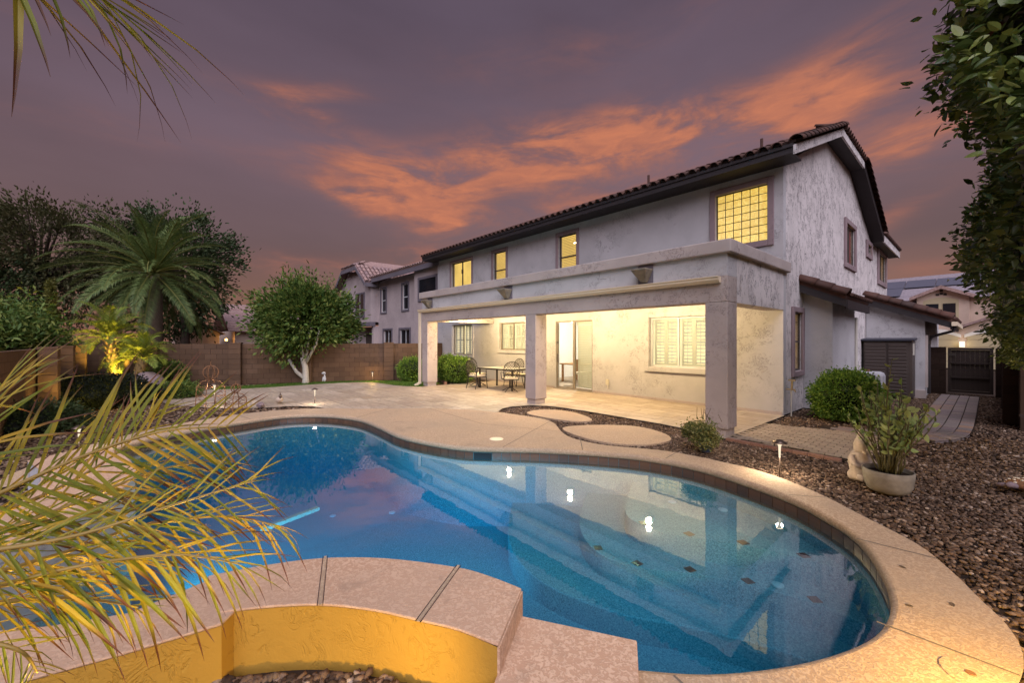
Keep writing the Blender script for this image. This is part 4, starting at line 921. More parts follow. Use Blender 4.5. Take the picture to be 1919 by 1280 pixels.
def barrel(L, r, seg=7, mat='roof_tile', thick=.016):           # half-round clay tile, axis along +x, open underneath
    def mk():
        q = MB()
        for x_, rr in ((0, r), (L, r*.84)):
            for ri in (rr, rr-thick):
                for i in range(seg+1):
                    t = PI*i/seg; q.v.append((x_, -math.cos(t)*ri, math.sin(t)*ri))
        n_ = seg+1
        for i in range(seg):
            q.f += [(i, i+1, 2*n_+i+1, 2*n_+i), (n_+i+1, n_+i, 3*n_+i, 3*n_+i+1), (i+1, i, n_+i, n_+i+1), (2*n_+i, 2*n_+i+1, 3*n_+i+1, 3*n_+i)]
        q.f += [(0, 2*n_, 3*n_, n_), (seg, n_+seg, 3*n_+seg, 2*n_+seg)]
        return q.mesh('roof_tile', mat, True)
    return cached(('barrel', L, r, mat), mk)
def lay(parent, p, dirx, mesh, up=(0, 0, 1)):
    x = Vector(dirx).normalized(); y = Vector(up).cross(x).normalized(); z = x.cross(y); add('roof_tile', mesh, parent, basis(p, x, y, z) @ Matrix.Rotation(random.uniform(-.03, .03), 4, 'X'))
us = Vector((0, math.cos(math.atan(sl_)), math.sin(math.atan(sl_))))
x = LX+.1; tm_ = barrel(.45, .105)
while x < RX-.1:
    p = Vector((x, ey-.09, ez-.035)); lay(roof, p, us, tm_); lay(roof, p+us*.36+Vector((0, 0, .012)), us, tm_); x += .268
i = 0; p = Vector((RX+.02, ey-.06, ez-.02)); tr_ = barrel(.44, .15)
while p.y < yc0-.1: lay(roof, p+Vector((0, 0, .0)), us, tr_); p = p+us*.36
y = yc0+.1
hd = Vector((-1.75, 0, rz_-zc_)).normalized()
while y < yc1-.05:
    lay(roof, (RX+.07, y, zc_-.03), hd, tm_); lay(roof, Vector((RX+.07, y, zc_-.02))+hd*.36, hd, tm_); y += .262
ds = Vector((0, 22.7-yc1, ez+.1-zc_)).normalized(); p = Vector((RX+.02, 22.7, ez+.08))
while p.y > yc1+.1: lay(roof, p, -ds, tr_); p = p-ds*.36
y = 22.9
while y < 27.7: lay(roof, (RX+.07, y, ez+.08), Vector((-1, 0, .4)), tm_); y += .27
hip_d = Vector((hx-RX, ry-yc0, rz_-zc_)); n_h = int(hip_d.length/.36)
for i in range(n_h): lay(roof, Vector((RX, yc0, zc_+.03))+hip_d*(i/n_h), hip_d, barrel(.44, .12))
for i in range(3): lay(roof, Vector((hx+.1-.36*i, ry, rz_+.02)), (-1, 0, .12), barrel(.44, .13))
for x_, y_ in ((-7.2, 12.3), (-4.2, 13.4)):
    m2 = MB(); m2.tube([(x_, y_, zt(y_)-.1), (x_, y_, zt(y_)+.38)], .04, 8); m2.build('vent_pipe', 'roof_tile', roof)

# low bump-out and side wing with lean-to tile roofs
def leanto(name_w, x0, x1, y0, y1, ztop, zeave, xe, nr, ye0, ye1, mat_front):
    m2 = MB(); m2.extrude([(x0, y0, 0), (x1, y0, 0), (x1, y0, zeave-.02+(xe-x1)*(ztop-zeave)/(xe-x0)-.1), (x0, y0, ztop-.12)], (0, y1-y0, 0)); w_ = m2.build('wall', mat_front, H)
    sl2 = Vector((xe-x0, 0, zeave-ztop)); d2 = sl2.normalized()
    m2 = MB(); nrm = Vector((-d2.z, 0, d2.x)); a = Vector((x0, ye0, ztop)); b = Vector((xe, ye0, zeave))
    m2.extrude([a, b, b-nrm*.09, a-nrm*.09], (0, ye1-ye0, 0)); r2 = m2.build('roof', 'roof_tile', H)
    m2 = MB(); m2.extrude([a+Vector((0, 0, -.095)), b+Vector((.0, 0, -.095)), b+Vector((0, 0, -.27)), a+Vector((0, 0, -.29))], (0, .05, 0)); m2.build('rake_board', 'fascia_paint', r2)
    m2 = MB(); m2.box(xe-.04, xe+.01, ye0+.052, ye1, zeave-.30, zeave-.09); m2.build('fascia', 'fascia_paint', r2)
    L = sl2.length/nr
    for i in range(nr): lay(r2, a+sl2*((i+1)/nr)+Vector((0, .09, .0)), -sl2, barrel(L+.07, .19))
    y_ = ye0+.38
    while y_ < ye1: lay(r2, Vector((xe+.06, y_, zeave-.02)), -sl2, barrel(.45, .095)); lay(r2, Vector((xe+.06, y_, zeave-.01))-d2*.37, -sl2, barrel(.45, .095)); y_ += .25
    return w_, r2
leanto('bump', SX+.002, -2.39, 12.62, 15.35, 3.26, 2.80, -2.06, 3, 12.3, 15.3, 'wall_stucco')
w2, r2 = leanto('wing', -2.46, -1.09, 17.7, 24.0, 3.20, 2.36, -.52, 7, 17.45, 23.0, 'wall_stucco')
m2 = MB(); m2.extrude([(SX+.002, 17.6, 3.42), (-2.465, 17.6, 3.16), (-2.465, 17.6, 3.05), (SX+.002, 17.6, 3.3)], (0, 5.4, 0)); m2.build('roof', 'roof_tile', H)
g2 = MB(); g2.box(-.53, -.41, 17.4, 23, 2.16, 2.28); gg = g2.build('gutter', 'cream_metal', H)
m2 = MB(); m2.tube([(-.47, 17.75, 2.17), (-.5, 17.75, 2.02), (-.95, 17.9, 1.86), (-1.02, 17.95, 1.7), (-1.02, 17.95, .1)], .04, 8); m2.build('downspout', 'fascia_paint', gg)
m2 = MB(); m2.box(-1.088, -.98, 17.9, 18.1, 1.62, 1.92); m2.build('meter_box', 'shed_resin', H); m2 = MB(); m2.box(-1.088, -1.03, 17.74, 17.82, .3, 1.9); m2.build('conduit_box', 'trim_stucco', H)
m2 = MB(); m2.box(-1.6, -1.06, 17.60, 17.698, -.03, .22); m2.build('wall_footing', 'trim_stucco', H)
m2 = MB(); m2.box(-2.6, -2.47, 15.352, 17.69, 0, 3.0); m2.build('wall', 'side_stucco', H)
m2 = MB(); m2.tube([(-2.36, 15.37, .0), (-2.36, 15.37, 2.4)], .035, 8); m2.build('drain_pipe', 'pipe_grey', H)

# ------------------------------------------------------------------ garden walls and gate
def block_wall(label, A, B, height=1.6, z0=-.05, side=1, pil=(), mat='block', group='block garden walls', first=0, off_=0.08):
    A, B = Vector((*A, 0)), Vector((*B, 0)); d = (B-A).normalized(); n_ = Vector((-d.y, d.x, 0))*side; L = (B-A).length
    t = thing('block_wall', label, 'wall', A, group)
    m2 = MB(); m2.obox((A+B)/2+Vector((0, 0, (height+z0)/2-.01)), d*(L/2), n_*.068, (0, 0, (height-z0)/2-.01)); m2.build('mortar', 'mortar', t)
    nc = int(round((height-.0)/.2)); ch = height/nc
    bm_ = box_mesh('block', .392, .155, ch-.009, mat, .005); hb = box_mesh('block', .192, .155, ch-.009, mat, .005)
    count = 0
    for r_ in range(nc):
        s_ = 0 if r_ % 2 == 0 else -.2
        while s_ < L-.02:
            a, b = max(0, s_), min(L, s_+.4)
            if b-a > .08:
                c_ = A+d*((a+b)/2)+Vector((0, 0, ch*(r_+.5)))
                me = bm_ if b-a > .39 else hb if abs(b-a-.2) < .02 else box_mesh('block', b-a-.008, .155, ch-.009, mat, .005)
                if count < 300: add('block', me, t, basis(c_+n_*rng.uniform(-.002, .002), d, n_, (0, 0, 1)))
                count += 1
            s_ += .4
    for p_ in pil:
        c0 = A+d*p_+n_*(off_+.06)
        for r_ in range(nc):
            add('pilaster_block', box_mesh('pilaster_block', .40, .30, ch-.007, mat, .006), t, basis(c0+Vector((0, 0, ch*(r_+.5))), d, n_, (0, 0, 1)))
        add('pilaster_cap', box_mesh('pilaster_cap', .42, .32, .045, mat, .006), t, basis(c0+Vector((0, 0, height+.024)), d, n_, (0, 0, 1)))
    return t
block_wall('brown block wall behind the white-trunked tree and turf strip', (-21.15, -2.05), (-16.7, 9.0), 1.6, side=-1, pil=(2.2, 4.85, 7.35, 10.6))
block_wall('brown block wall with yellow-lit pilasters along the left edge of the garden', (-9.6, -2.05), (-21.1, -2.05), 1.55, side=-1, pil=(4.25, 6.6, 9.2), off_=.2)
block_wall('dark block wall stub between the far wall and the house corner', (-16.65, 9.1), (-18.0, 10.95), 1.6, side=1)
block_wall('tall dark block wall under the leafy hedge at the right edge', (.60, 12.8), (.72, 19.6), 1.62, side=1, pil=(.8, 3.6), mat='dark_block')
block_wall('short dark block wall left of the brown side gate', (-1.08, 19.62), (-.72, 19.62), 1.52, side=-1, mat='dark_block')
block_wall('short dark block wall right of the brown side gate', (.33, 19.62), (.78, 19.62), 1.5, side=-1, mat='dark_block')
gt = thing('side_gate', 'dark brown wooden side gate with two rails at the end of the path', 'gate', (-.2, 19.6, 0))
m2 = MB(); frame_ring(m2, 'y', 19.56, 19.61, -.68, .29, .05, 1.50, .07); 
for z_ in (.52, .98): m2.box(-.61, .22, 19.545, 19.61, z_, z_+.05)
m2.build('gate_frame', 'gate_brown', gt)
for i in range(8):
    a = -.61+.83*i/8; add('board', box_mesh('board', .83/8-.001, .022, 1.30, 'gate_brown'), gt, TR(a+.83/16, 19.64, .775))
m2 = MB(); m2.box(-.66, -.5, 19.52, 19.545, 1.24, 1.32); m2.build('latch', 'iron', gt)

# ------------------------------------------------------------------ houses beyond the walls
def tile_field(parent, o, du, dv, nu, nv, mat, L=.42, r=.13, keep=None):
    o, du, dv = Vector(o), Vector(du), Vector(dv); me = barrel(L*1.06, r, 5, mat); nn = du.normalized().cross(dv.normalized()); x = dv.normalized()
    if nn.z < 0: nn = -nn
    y = nn.cross(x)
    for i in range(nu):
        for j in range(nv):
            p = o+du*((i+.5)/nu)+dv*(j/nv)
            if keep and not keep(p): continue
            add('roof_tile', me, parent, basis(p+nn*.02, x, y, nn))
nb = thing('neighbour_house', 'grey stucco neighbour house with red tiled roof beyond the far wall', 'house', (-26, 12, 0))
NY = 11.6
nh = [(-26.75, -25.95, 3.62, 5.2), (-23.6, -22.8, 3.62, 5.2), (-26.35, -25.1, .9, 2.4), (-23.95, -22.6, .9, 2.4)]
holed('y', NY, NY+.2, -27.2, -21.4, 0, 5.75, nh).build('wall', 'neighbour_stucco', nb)
for a, b, c, d in nh[:2]: window('y', NY, a, b, c, d, 'dark_trim', .12, .05, 'white_frame', 'h', None, None, 'dark_glass', parent=nb)
for a, b, c, d in nh[2:]: window('y', NY, a, b, c, d, 'dark_trim', .12, .05, 'white_frame', 'v', None, 'shutter', 'dark_glass', parent=nb)
m2 = MB(); m2.box(-21.4, -18.5, NY-.35, NY+.15, 0, 5.75); m2.build('wall', 'neighbour_stucco', nb)
wn2 = MB(); frame_ring(wn2, 'y', NY-.41, NY-.36, -20.9, -18.8, 3.9, 5.25, .13); ww = wn2.build('window', 'dark_trim', nb); m2 = MB(); m2.box(-20.77, -18.93, NY-.375, NY-.365, 4.03, 5.12); m2.build('pane', 'dark_glass', ww)
# bay with the clipped gable
BY = 11.05
m2 = MB(); m2.extrude([(-33.1, BY, 2.98), (-27.2, BY, 2.98), (-27.2, BY, 5.6), (-28.9, BY, 6.75), (-31.4, BY, 6.75), (-33.1, BY, 5.6)], (0, 5, 0)); m2.build('wall', 'neighbour_stucco', nb)
m2 = MB(); m2.box(-33.15, -27.15, BY-.05, BY+.3, 2.70, 2.978); m2.build('ledge', 'dark_trim', nb)
m2 = MB(); m2.box(-33.0, -27.25, BY+.9, BY+1.1, 0, 2.7); m2.box(-27.5, -27.2, BY+.2, BY+1, 0, 2.7); m2.build('wall', 'neighbour_stucco', nb)
m2 = MB(); m2.box(-30.2, -28.6, BY+.85, BY+.895, .2, 2.3); m2.build('dark_opening', 'dark_glass', nb)
ww = MB(); frame_ring(ww, 'y', BY-.06, BY-.002, -29.9, -28.2, 3.35, 5.1, .12); wv = ww.build('window', 'dark_trim', nb); m2 = MB(); m2.box(-29.78, -28.32, BY-.03, BY-.015, 3.47, 4.98); m2.build('pane', 'dark_glass', wv); m2 = MB(); m2.box(-29.07, -29.03, BY-.04, BY-.031, 3.47, 4.98); m2.build('mullion', 'white_frame', wv)
def slope(parent, pts, mat, name='roof'):
    m2 = MB(); m2.poly(pts); o = m2.build(name, mat, parent); s_ = o.modifiers.new('thickness', 'SOLIDIFY'); s_.thickness = .08; s_.offset = 0; return o
rb = slope(nb, [(-27.0, BY-.5, 5.62), (-27.0, BY+4, 5.62), (-28.75, BY+4, 6.95), (-28.75, BY-.5, 6.95)], 'pale_tile')
tile_field(rb, (-27.0, BY-.5, 5.66), (0, 3.6, 0), (-1.75, 0, 1.33), 12, 5, 'pale_tile')
rb2 = slope(nb, [(-28.75, BY-.5, 6.95), (-31.5, BY-.5, 6.95), (-30.1, BY+1.2, 7.6)], 'pale_tile'); slope(nb, [(-28.75, BY-.5, 6.95), (-30.1, BY+1.2, 7.6), (-30.1, BY+4, 7.6), (-28.75, BY+4, 6.95)], 'pale_tile')
tile_field(rb2, (-31.4, BY-.55, 6.98), (2.6, 0, 0), (0, .9, .34), 10, 2, 'pale_tile')
slope(nb, [(-31.5, BY-.5, 6.95), (-33.3, BY-.5, 5.55), (-33.3, BY+4, 5.55), (-31.5, BY+4, 6.95)], 'pale_tile')
m2 = MB(); m2.extrude([(-27.0, BY-.52, 5.60), (-28.75, BY-.52, 6.92), (-31.5, BY-.52, 6.92), (-33.3, BY-.52, 5.52), (-33.3, BY-.52, 5.28), (-31.5, BY-.52, 6.66), (-28.75, BY-.52, 6.66), (-27.0, BY-.52, 5.36)], (0, .06, 0)); m2.build('rake_board', 'dark_trim', nb)
m2 = MB(); m2.box(-27.0, -26.94, BY-.45, BY+.3, 5.34, 5.6); m2.box(-27.0, -18.3, NY-.62, NY-.56, 5.62, 5.88); m2.build('fascia', 'dark_trim', nb)
rm_ = slope(nb, [(-27.3, NY-.6, 5.9), (-18.3, NY-.6, 5.9), (-18.3, NY+5, 8.0), (-27.3, NY+5, 8.0)], 'pale_tile')
tile_field(rm_, (-27.2, NY-.66, 5.9), (8.9, 0, 0), (0, .84, .315), 32, 2, 'pale_tile')
m2 = MB(); pa, pb = at(662, 640, 21), at(700, 640, 21)
car = thing('parked_car', 'pale car roof just showing above the far block wall', 'car', (-23.5, 8.0, 0))
pts = [(-1.05, 0.95), (-.72, 1.44), (-.3, 1.56), (.35, 1.56), (.85, 1.42), (1.3, .98)]
m2.extrude([(-23.9, 8.0+a, b) for a, b in pts], (1.5, 0, 0)); m2.build('cabin', 'white_plastic', car, bevel=.06)
m2 = MB(); m2.extrude([(-24.0, 8.0+a, b) for a, b in ((-2.1, .35), (-2.1, .8), (-1.2, .97), (1.4, .97), (2.2, .85), (2.2, .35))], (1.7, 0, 0)); m2.build('body', 'white_plastic', car, bevel=.05)
m2 = MB(); m2.extrude([(-22.392, 8.0+a, b) for a, b in ((-.8, 1.02), (-.6, 1.36), (.6, 1.36), (1.0, 1.02))], (.006, 0, 0)); m2.build('side_window', 'dark_glass', car)
for a in (-1.3, 1.35): m2 = MB(); m2.tube([(-22.45, 8+a, .32), (-22.27, 8+a, .32)], .32, 16); m2.build('wheel', 'skimmer_dark', car)

def far_house(name, label, x0, x1, y0, y1, zw, zr, ridge, wallm, roofm, nt_, loc_label=None):
    t = thing(name, label, 'house', ((x0+x1)/2, y0, 0)); m2 = MB()
    if ridge == 'gable':                               # gable end faces the garden (east)
        ym = (y0+y1)/2; m2.extrude([(x1, y0, 0), (x1, y1, 0), (x1, y1, zw), (x1, ym, zr), (x1, y0, zw)], (x0-x1, 0, 0)); m2.build('wall', wallm, t)
        o_ = .4; r_ = slope(t, [(x1+o_, y0-o_, zw-.1), (x0, y0-o_, zw-.1), (x0, ym, zr+.12), (x1+o_, ym, zr+.12)], roofm); slope(t, [(x1+o_, y1+o_, zw-.1), (x0, y1+o_, zw-.1), (x0, ym, zr+.12), (x1+o_, ym, zr+.12)], roofm)
    else:
        m2.box(x0, x1, y0, y1, 0, zw); m2.build('wall', wallm, t); xm = (x0+x1)/2; o_ = .5
        r_ = slope(t, [(x1+o_, y0-o_, zw-.1), (x1+o_, y1+o_, zw-.1), (xm, y1+o_, zr), (xm, y0-o_, zr)], roofm); slope(t, [(x0-o_, y0-o_, zw-.1), (x0-o_, y1+o_, zw-.1), (xm, y1+o_, zr), (xm, y0-o_, zr)], roofm)
        n_ = nt_
        for i in range(n_):                               # courses of flat tile seen as stepped lines
            f = i/n_; a = Vector((x1+o_, y0-o_, zw-.1)).lerp(Vector((xm, y0-o_, zr)), f); m3 = MB(); m3.obox(a+Vector((-.15, (y1-y0)/2+o_, .09)), (.2, 0, -.2*(zr-zw)/(x1-xm)*-1*-1 if False else .2*(zw-.1-zr)/(x1+o_-xm)), (0, (y1-y0)/2+o_, 0), (0, 0, .03)); m3.build('tile_course', roofm, r_)
    return t
fh1 = far_house('far_house', 'small pale gabled house with a dark diamond vent beyond the left wall', -52, -44, 1.3, 4.3, 2.35, 3.2, 'gable', 'far_stucco', 'grey_tile', 0)
m2 = MB()
for a, b in ((0, .18), (0, -.18), (.18, 0), (-.18, 0), (0, 0)): m2.box(-43.998, -43.95, 2.8+a-.09, 2.8+a+.09, 2.72+b-.09, 2.72+b+.09)
m2.build('gable_vent', 'iron', fh1)
m2 = MB(); m2.lathe([(.0, -.09), (.09, -.09), (.09, .09), (0, .12)], (-43.6, 4.75, 1.75), 10); m2.build('porch_lamp', 'amber_glow', fh1); lamp('porch_light', (-43.2, 4.75, 1.75), 8, (1, .5, .12), size=.1, parent=fh1)
fh2 = far_house('far_house', 'low brown house with pale reddish tile roof left of the white-trunked tree', -56, -43, 5.3, 15.5, 2.6, 5.3, 'hip', 'far_stucco', 'pale_tile', 12)

emis('garage_lamp_glow', (1.0, .85, .55), 1.6)
# two storey house across the street behind the gate
rh = thing('street_house', 'two storey peach stucco house with solar panels and garage doors behind the gate', 'house', (0, 42, 0))
QY = 41.0
qx = lambda u: ray(u, 600).x*QY/ray(u, 600).y
def qz(u, v): r = ray(u, v); return EYE+r.z*QY/r.y
gx0, gx1, gxm = qx(1718), qx(1816), qx(1764)
m2 = MB(); m2.extrude([(gx0, QY, 0), (gx1, QY, 0), (gx1, QY, qz(1816, 553)), (gxm, QY, qz(1764, 541)), (gx0, QY, qz(1718, 556))], (0, 6, 0)); m2.build('wall', 'far_stucco', rh)
m2 = MB(); m2.box(gx1, gx1+9, QY+1.2, QY+7, 0, qz(1816, 552)); m2.box(gx0-8, gx0, QY+1.5, QY+7, 0, qz(1718, 566)); m2.build('wall', 'far_stucco', rh)
za, zb, zcc = qz(1818, 554)+.05, qz(1764, 538)+.1, qz(1712, 558)+.0
def rake(pts, w=.22): 
    m_ = MB(); m_.extrude([Vector(p) for p in pts]+[Vector(p)-Vector((0, 0, w)) for p in reversed(pts)], (0, 6.4, 0)); return m_.build('roof', 'pale_tile', rh)
rake([(gx0-.35, QY-.4, zcc), (gxm, QY-.4, zb), (gx1+.3, QY-.4, za)])
# arched recess with two dark windows
ax0, ax1 = qx(1730), qx(1797); arch = [(ax0, QY-.02, qz(1730, 604)), (ax1, QY-.02, qz(1797, 604))]
for i in range(9):
    f = i/8; u_ = 1797-(1797-1730)*f; arch.append((ax1+(ax0-ax1)*f, QY-.02, qz(1764, 563)+(qz(1764, 557)-qz(1764, 563))*math.sin(PI*f)))
m2 = MB(); m2.extrude(arch, (0, .016, 0)); rec = m2.build('window_recess', 'garage_door', rh)
for a, b in ((1735, 1759), (1767, 1791)):
    m2 = MB(); m2.box(qx(a), qx(b), QY-.06, QY-.021, qz(1770, 598), qz(1770, 569)); m2.build('window', 'dark_glass', rec)
m2 = MB()
for a, b in ((-.18, 0), (.18, 0), (0, .26), (0, .06)): m2.box(gxm-.08+a, gxm+.08+a, QY-.03, QY-.003, qz(1764, 552)+b-.07, qz(1764, 552)+b+.07)
m2.build('gable_vent', 'iron', rh)
# garage wing with arches
gy = QY-4; sc = gy/QY; kx = lambda u: qx(u)*sc
def kz(u, v): r = ray(u, v); return EYE+r.z*gy/r.y
m2 = MB(); m2.extrude([(kx(1700), gy, 0), (kx(1905), gy, 0), (kx(1905), gy, kz(1870, 590)+1.0), (kx(1870), gy, kz(1870, 590)), (kx(1800), gy, kz(1800, 617)), (kx(1700), gy, kz(1800, 617))], (0, 3.9, 0)); m2.build('wall', 'far_stucco', rh)
m2 = MB(); m2.extrude([(kx(1789), gy-.3, kz(1789, 618)), (kx(1790), gy-.3, kz(1790, 614)), (kx(1872), gy-.3, kz(1872, 587)), (kx(1872), gy-.3, kz(1872, 592))], (0, 4, 0)); m2.build('roof', 'pale_tile', rh)
for a, b, va_ in ((1722, 1796, 634), (1812, 1905, 634)):
    m2 = MB(); ap = []
    for i in range(13): f = i/12; ap.append((kx(a-5)+(kx(b+5)-kx(a-5))*f, gy-.05, kz(1800, 633)+.30*math.sin(PI*f)))
    for i in range(13): f = 1-i/12; ap.append((kx(a-5)+(kx(b+5)-kx(a-5))*f, gy-.05, kz(1800, 627)+.34*math.sin(PI*f)))
    n2 = len(ap)//2
    for i in range(n2-1): m2.extrude([ap[i], ap[i+1], ap[-2-i], ap[-1-i]], (0, .04, 0))
    m2.build('garage_arch', 'wall_plaster', rh)
    gd = None
    for j in range(5):
        m2 = MB(); m2.box(kx(a), kx(b), gy-.04, gy-.006, .02+j*.44, .02+j*.44+.42); m2.build('garage_panel', 'garage_door', rh)
lx_, lz_ = kx(1803), kz(1803, 645)
m2 = MB(); m2.box(lx_-.11, lx_+.11, gy-.30, gy-.08, lz_-.18, lz_+.16); m2.build('porch_lamp', 'garage_lamp_glow', rh); lamp('porch_light', (lx_, gy-.7, lz_), 7, (1, .72, .3), size=.1, parent=rh)
# main roof with solar panels
e0, e1 = at(1640, 578, 33), at(1745, 566, 33); t0 = at(1640, 540, 39); t1 = at(1800, 524, 39)
A0 = Vector((gx0-8, QY+.9, qz(1700, 566))); A1 = Vector((gx1+10, QY+.9, qz(1816, 552))); B0 = A0+Vector((0, 6.2, 2.35)); B1 = A1+Vector((-3, 6.2, 2.35))
ms = slope(rh, [A0, A1, B1, B0], 'grey_tile')
for j in range(16):
    f = j/16; a, b = A0.lerp(B0, f), A1.lerp(B1, f); m2 = MB(); m2.obox((a+b)/2+Vector((0, .1, .10)), (b-a)/2, (0, .2, .077), (0, 0, .025)); m2.build('tile_course', 'grey_tile', ms)
up = (B0-A0).normalized()
for r_ in range(2):
    for c_ in range(7):
        if r_ == 0 and c_ > 3: continue
        p = A0+Vector((1.0+c_*1.72, 0, 0))+up*(1.9+r_*2.15)+Vector((0, -.1, .28)); m2 = MB(); nn = Vector((1, 0, 0)).cross(up); m2.obox(p, (.83, 0, 0), up*1.03, nn*.02); m2.build('solar_panel', 'solar_panel', rh)

# ------------------------------------------------------------------ plants
def unit(n, g): v = g.normal(0, 1, (n, 3)); return v/np.linalg.norm(v, axis=1, keepdims=True)
def leaves_mesh(name, P, L, Wd, g, mat, up=.35, dirs=None):        # two-quad folded leaves at points P
    n = len(P); d = unit(n, g) if dirs is None else dirs+unit(n, g)*.6
    d[:, 2] += up*g.normal(.2, .6, n); d /= np.linalg.norm(d, axis=1, keepdims=True)
    s_ = np.cross(d, unit(n, g)); s_ /= np.linalg.norm(s_, axis=1, keepdims=True)+1e-9; nn = np.cross(d, s_)
    l = (L*g.uniform(.65, 1.25, n))[:, None]; w = (Wd*g.uniform(.7, 1.2, n))[:, None]
    a = P; m = P+d*l*.5-nn*l*.06; t = P+d*l; e1 = P+d*l*.42+s_*w*.5+nn*w*.18; e2 = P+d*l*.42-s_*w*.5+nn*w*.18
    V = np.stack([a, e1, t, m, e2], 1).reshape(-1, 3); i = np.arange(n)[:, None]*5
    F = np.concatenate([i+np.array([[0, 1, 2, 3]]), i+np.array([[0, 3, 2, 4]])]); return npmesh(name, V, F, [mat])
def crown_points(c, rad, ncl, n, g, spread, shell=.55, floor=None, hollow=None):
    d = unit(ncl, g); r = g.uniform(shell, 1.0, ncl)[:, None]; C = d*r*np.array(rad)
    wt = g.uniform(.5, 1.5, ncl); k_ = g.choice(ncl, n, p=wt/wt.sum()); P = C[k_]+g.normal(0, 1, (n, 3))*spread*g.uniform(.5, 1.3, ncl)[k_][:, None]
    P = P+np.array(c)
    if floor is not None: P = P[P[:, 2] > floor]
    return P, C+np.array(c)
def tree(name, label, cat, base, crown_c, rad, ncl, n, L, Wd, leaf, bark, r0, seed, spread=.35, group=None, trunk_top=None, limbs=9, shell=.5, floor=None, dirs=True):
    g = np.random.default_rng(seed); t = thing(name, label, cat, base, group); P, C = crown_points(crown_c, rad, ncl, n, g, spread, shell, floor)
    D = (P-np.array(crown_c)); D = D/(np.linalg.norm(D, axis=1, keepdims=True)+1e-6) if dirs else None
    add('crown', leaves_mesh('crown', P, L, Wd, g, leaf, dirs=D), t)
    m2 = MB(); top = Vector(trunk_top or (base[0], base[1], crown_c[2]-rad[2]*.5)); b = Vector(base); mid = b.lerp(top, .5)+Vector((g.normal(0, .05), g.normal(0, .05), 0))*r0*6
    m2.tube([b-Vector((0, 0, .1)), b+Vector((0, 0, r0*1.2)), mid, top], [r0*1.35, r0*1.05, r0*.85, r0*.7], 10)
    idx = g.choice(len(C), min(limbs, len(C)), replace=False)
    for i in idx:
        e = Vector(C[i]); q = top.lerp(e, .45)+Vector((0, 0, .12*(e-top).length)); m2.tube([top-Vector((0, 0, r0)), q, e], [r0*.55, r0*.33, r0*.1], 6)
    m2.build('trunk', bark, t, smooth=True); return t, C
def bush(name, label, cat, c, rad, n, L, Wd, leaf, seed, group=None, core='leaf_hedge_dark', shell=.93, rough=.055):
    g = np.random.default_rng(seed); t = thing(name, label, cat, (c[0], c[1], 0), group); d = unit(n, g)
    lump = 1+.06*np.sin(d[:, 0]*7+seed)*np.cos(d[:, 1]*6+1)+.05*np.sin(d[:, 2]*9)
    P = d*np.array(rad)*lump[:, None]*g.uniform(shell-.16, shell+.04, n)[:, None]+np.array(c)+g.normal(0, rough, (n, 3)); ok = P[:, 2] > .03; P, d = P[ok], d[ok]
    add('foliage', leaves_mesh('foliage', P, L, Wd, g, leaf, dirs=d), t)
    m2 = MB()
    for i in range(7):
        a = 2*PI*i/7; m2.tube([(c[0]+.05*math.cos(a), c[1]+.05*math.sin(a), -.04), (c[0]+rad[0]*.4*math.cos(a), c[1]+rad[1]*.4*math.sin(a), c[2]), (c[0]+rad[0]*.7*math.cos(a), c[1]+rad[1]*.7*math.sin(a), c[2]+rad[2]*.5)], [.03, .02, .008], 5)
    m2.build('stem', 'bark_dark', t)
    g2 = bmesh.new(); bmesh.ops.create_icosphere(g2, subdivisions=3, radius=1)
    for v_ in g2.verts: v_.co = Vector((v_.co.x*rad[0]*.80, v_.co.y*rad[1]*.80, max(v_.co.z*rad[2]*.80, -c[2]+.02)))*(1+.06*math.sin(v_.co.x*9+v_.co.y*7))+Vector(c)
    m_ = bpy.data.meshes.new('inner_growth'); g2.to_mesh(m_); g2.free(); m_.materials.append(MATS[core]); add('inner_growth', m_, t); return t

# citrus tree with whitewashed trunk
cb = G(573, 718)
ct = thing('citrus_tree', 'round leafy citrus tree with whitewashed trunk on the turf strip', 'tree', cb); g = np.random.default_rng(3)
cc = at(575, 605, 17.6); Rr = (2.35, 2.35, 1.95)
P, C = crown_points(cc, (2.0, 2.0, 1.75), 150, 18000, g, .28, .45); lo = .85+.25*np.sin(3*np.arctan2(P[:, 1]-cc.y, P[:, 0]-cc.x)+.8); P = P[P[:, 2] > lo]
D = P-np.array(cc); D /= np.linalg.norm(D, axis=1, keepdims=True)
add('crown', leaves_mesh('crown', P, .20, .10, g, 'leaf_citrus', dirs=D), ct)
tw = []
for i in range(26):
    a = g.uniform(0, 2*PI); rr = g.uniform(.2, 1.6); p0 = np.array(cc)+np.array([rr*math.cos(a), rr*math.sin(a), g.uniform(1.0, 1.55)])
    for j in range(16): tw.append(p0+np.array([g.normal(0, .05), g.normal(0, .05), j*.055]))
add('shoots', leaves_mesh('shoots', np.array(tw), .12, .05, g, 'leaf_citrus', up=.9), ct)
m2 = MB(); b = Vector(cb); f1 = b+Vector((-.05, .0, .62)); m2.tube([b-Vector((0, 0, .1)), b+Vector((0, 0, .12)), f1, b+Vector((-.1, -.1, 1.05))], [.16, .125, .11, .09], 12)
for e, k_ in (((-.25, -.2, 1.75), .06), ((.45, .4, 1.7), .06), ((.2, .1, 2.0), .05)): m2.tube([f1+Vector((0, 0, .15)), b+Vector(e)*.75+Vector((0, 0, .3)), b+Vector(e)+Vector((0, 0, .5))], [k_, k_*.8, k_*.4], 8)
st = b+Vector((-.02, -.02, .18)); lft = Vector((-RT[0], -RT[1], 0)); m2.tube([st, st+lft*.35+Vector((0, 0, .28)), st+lft*.66+Vector((0, 0, .78))], [.09, .07, .055], 8)
m2.build('trunk', 'white_bark', ct, smooth=True)

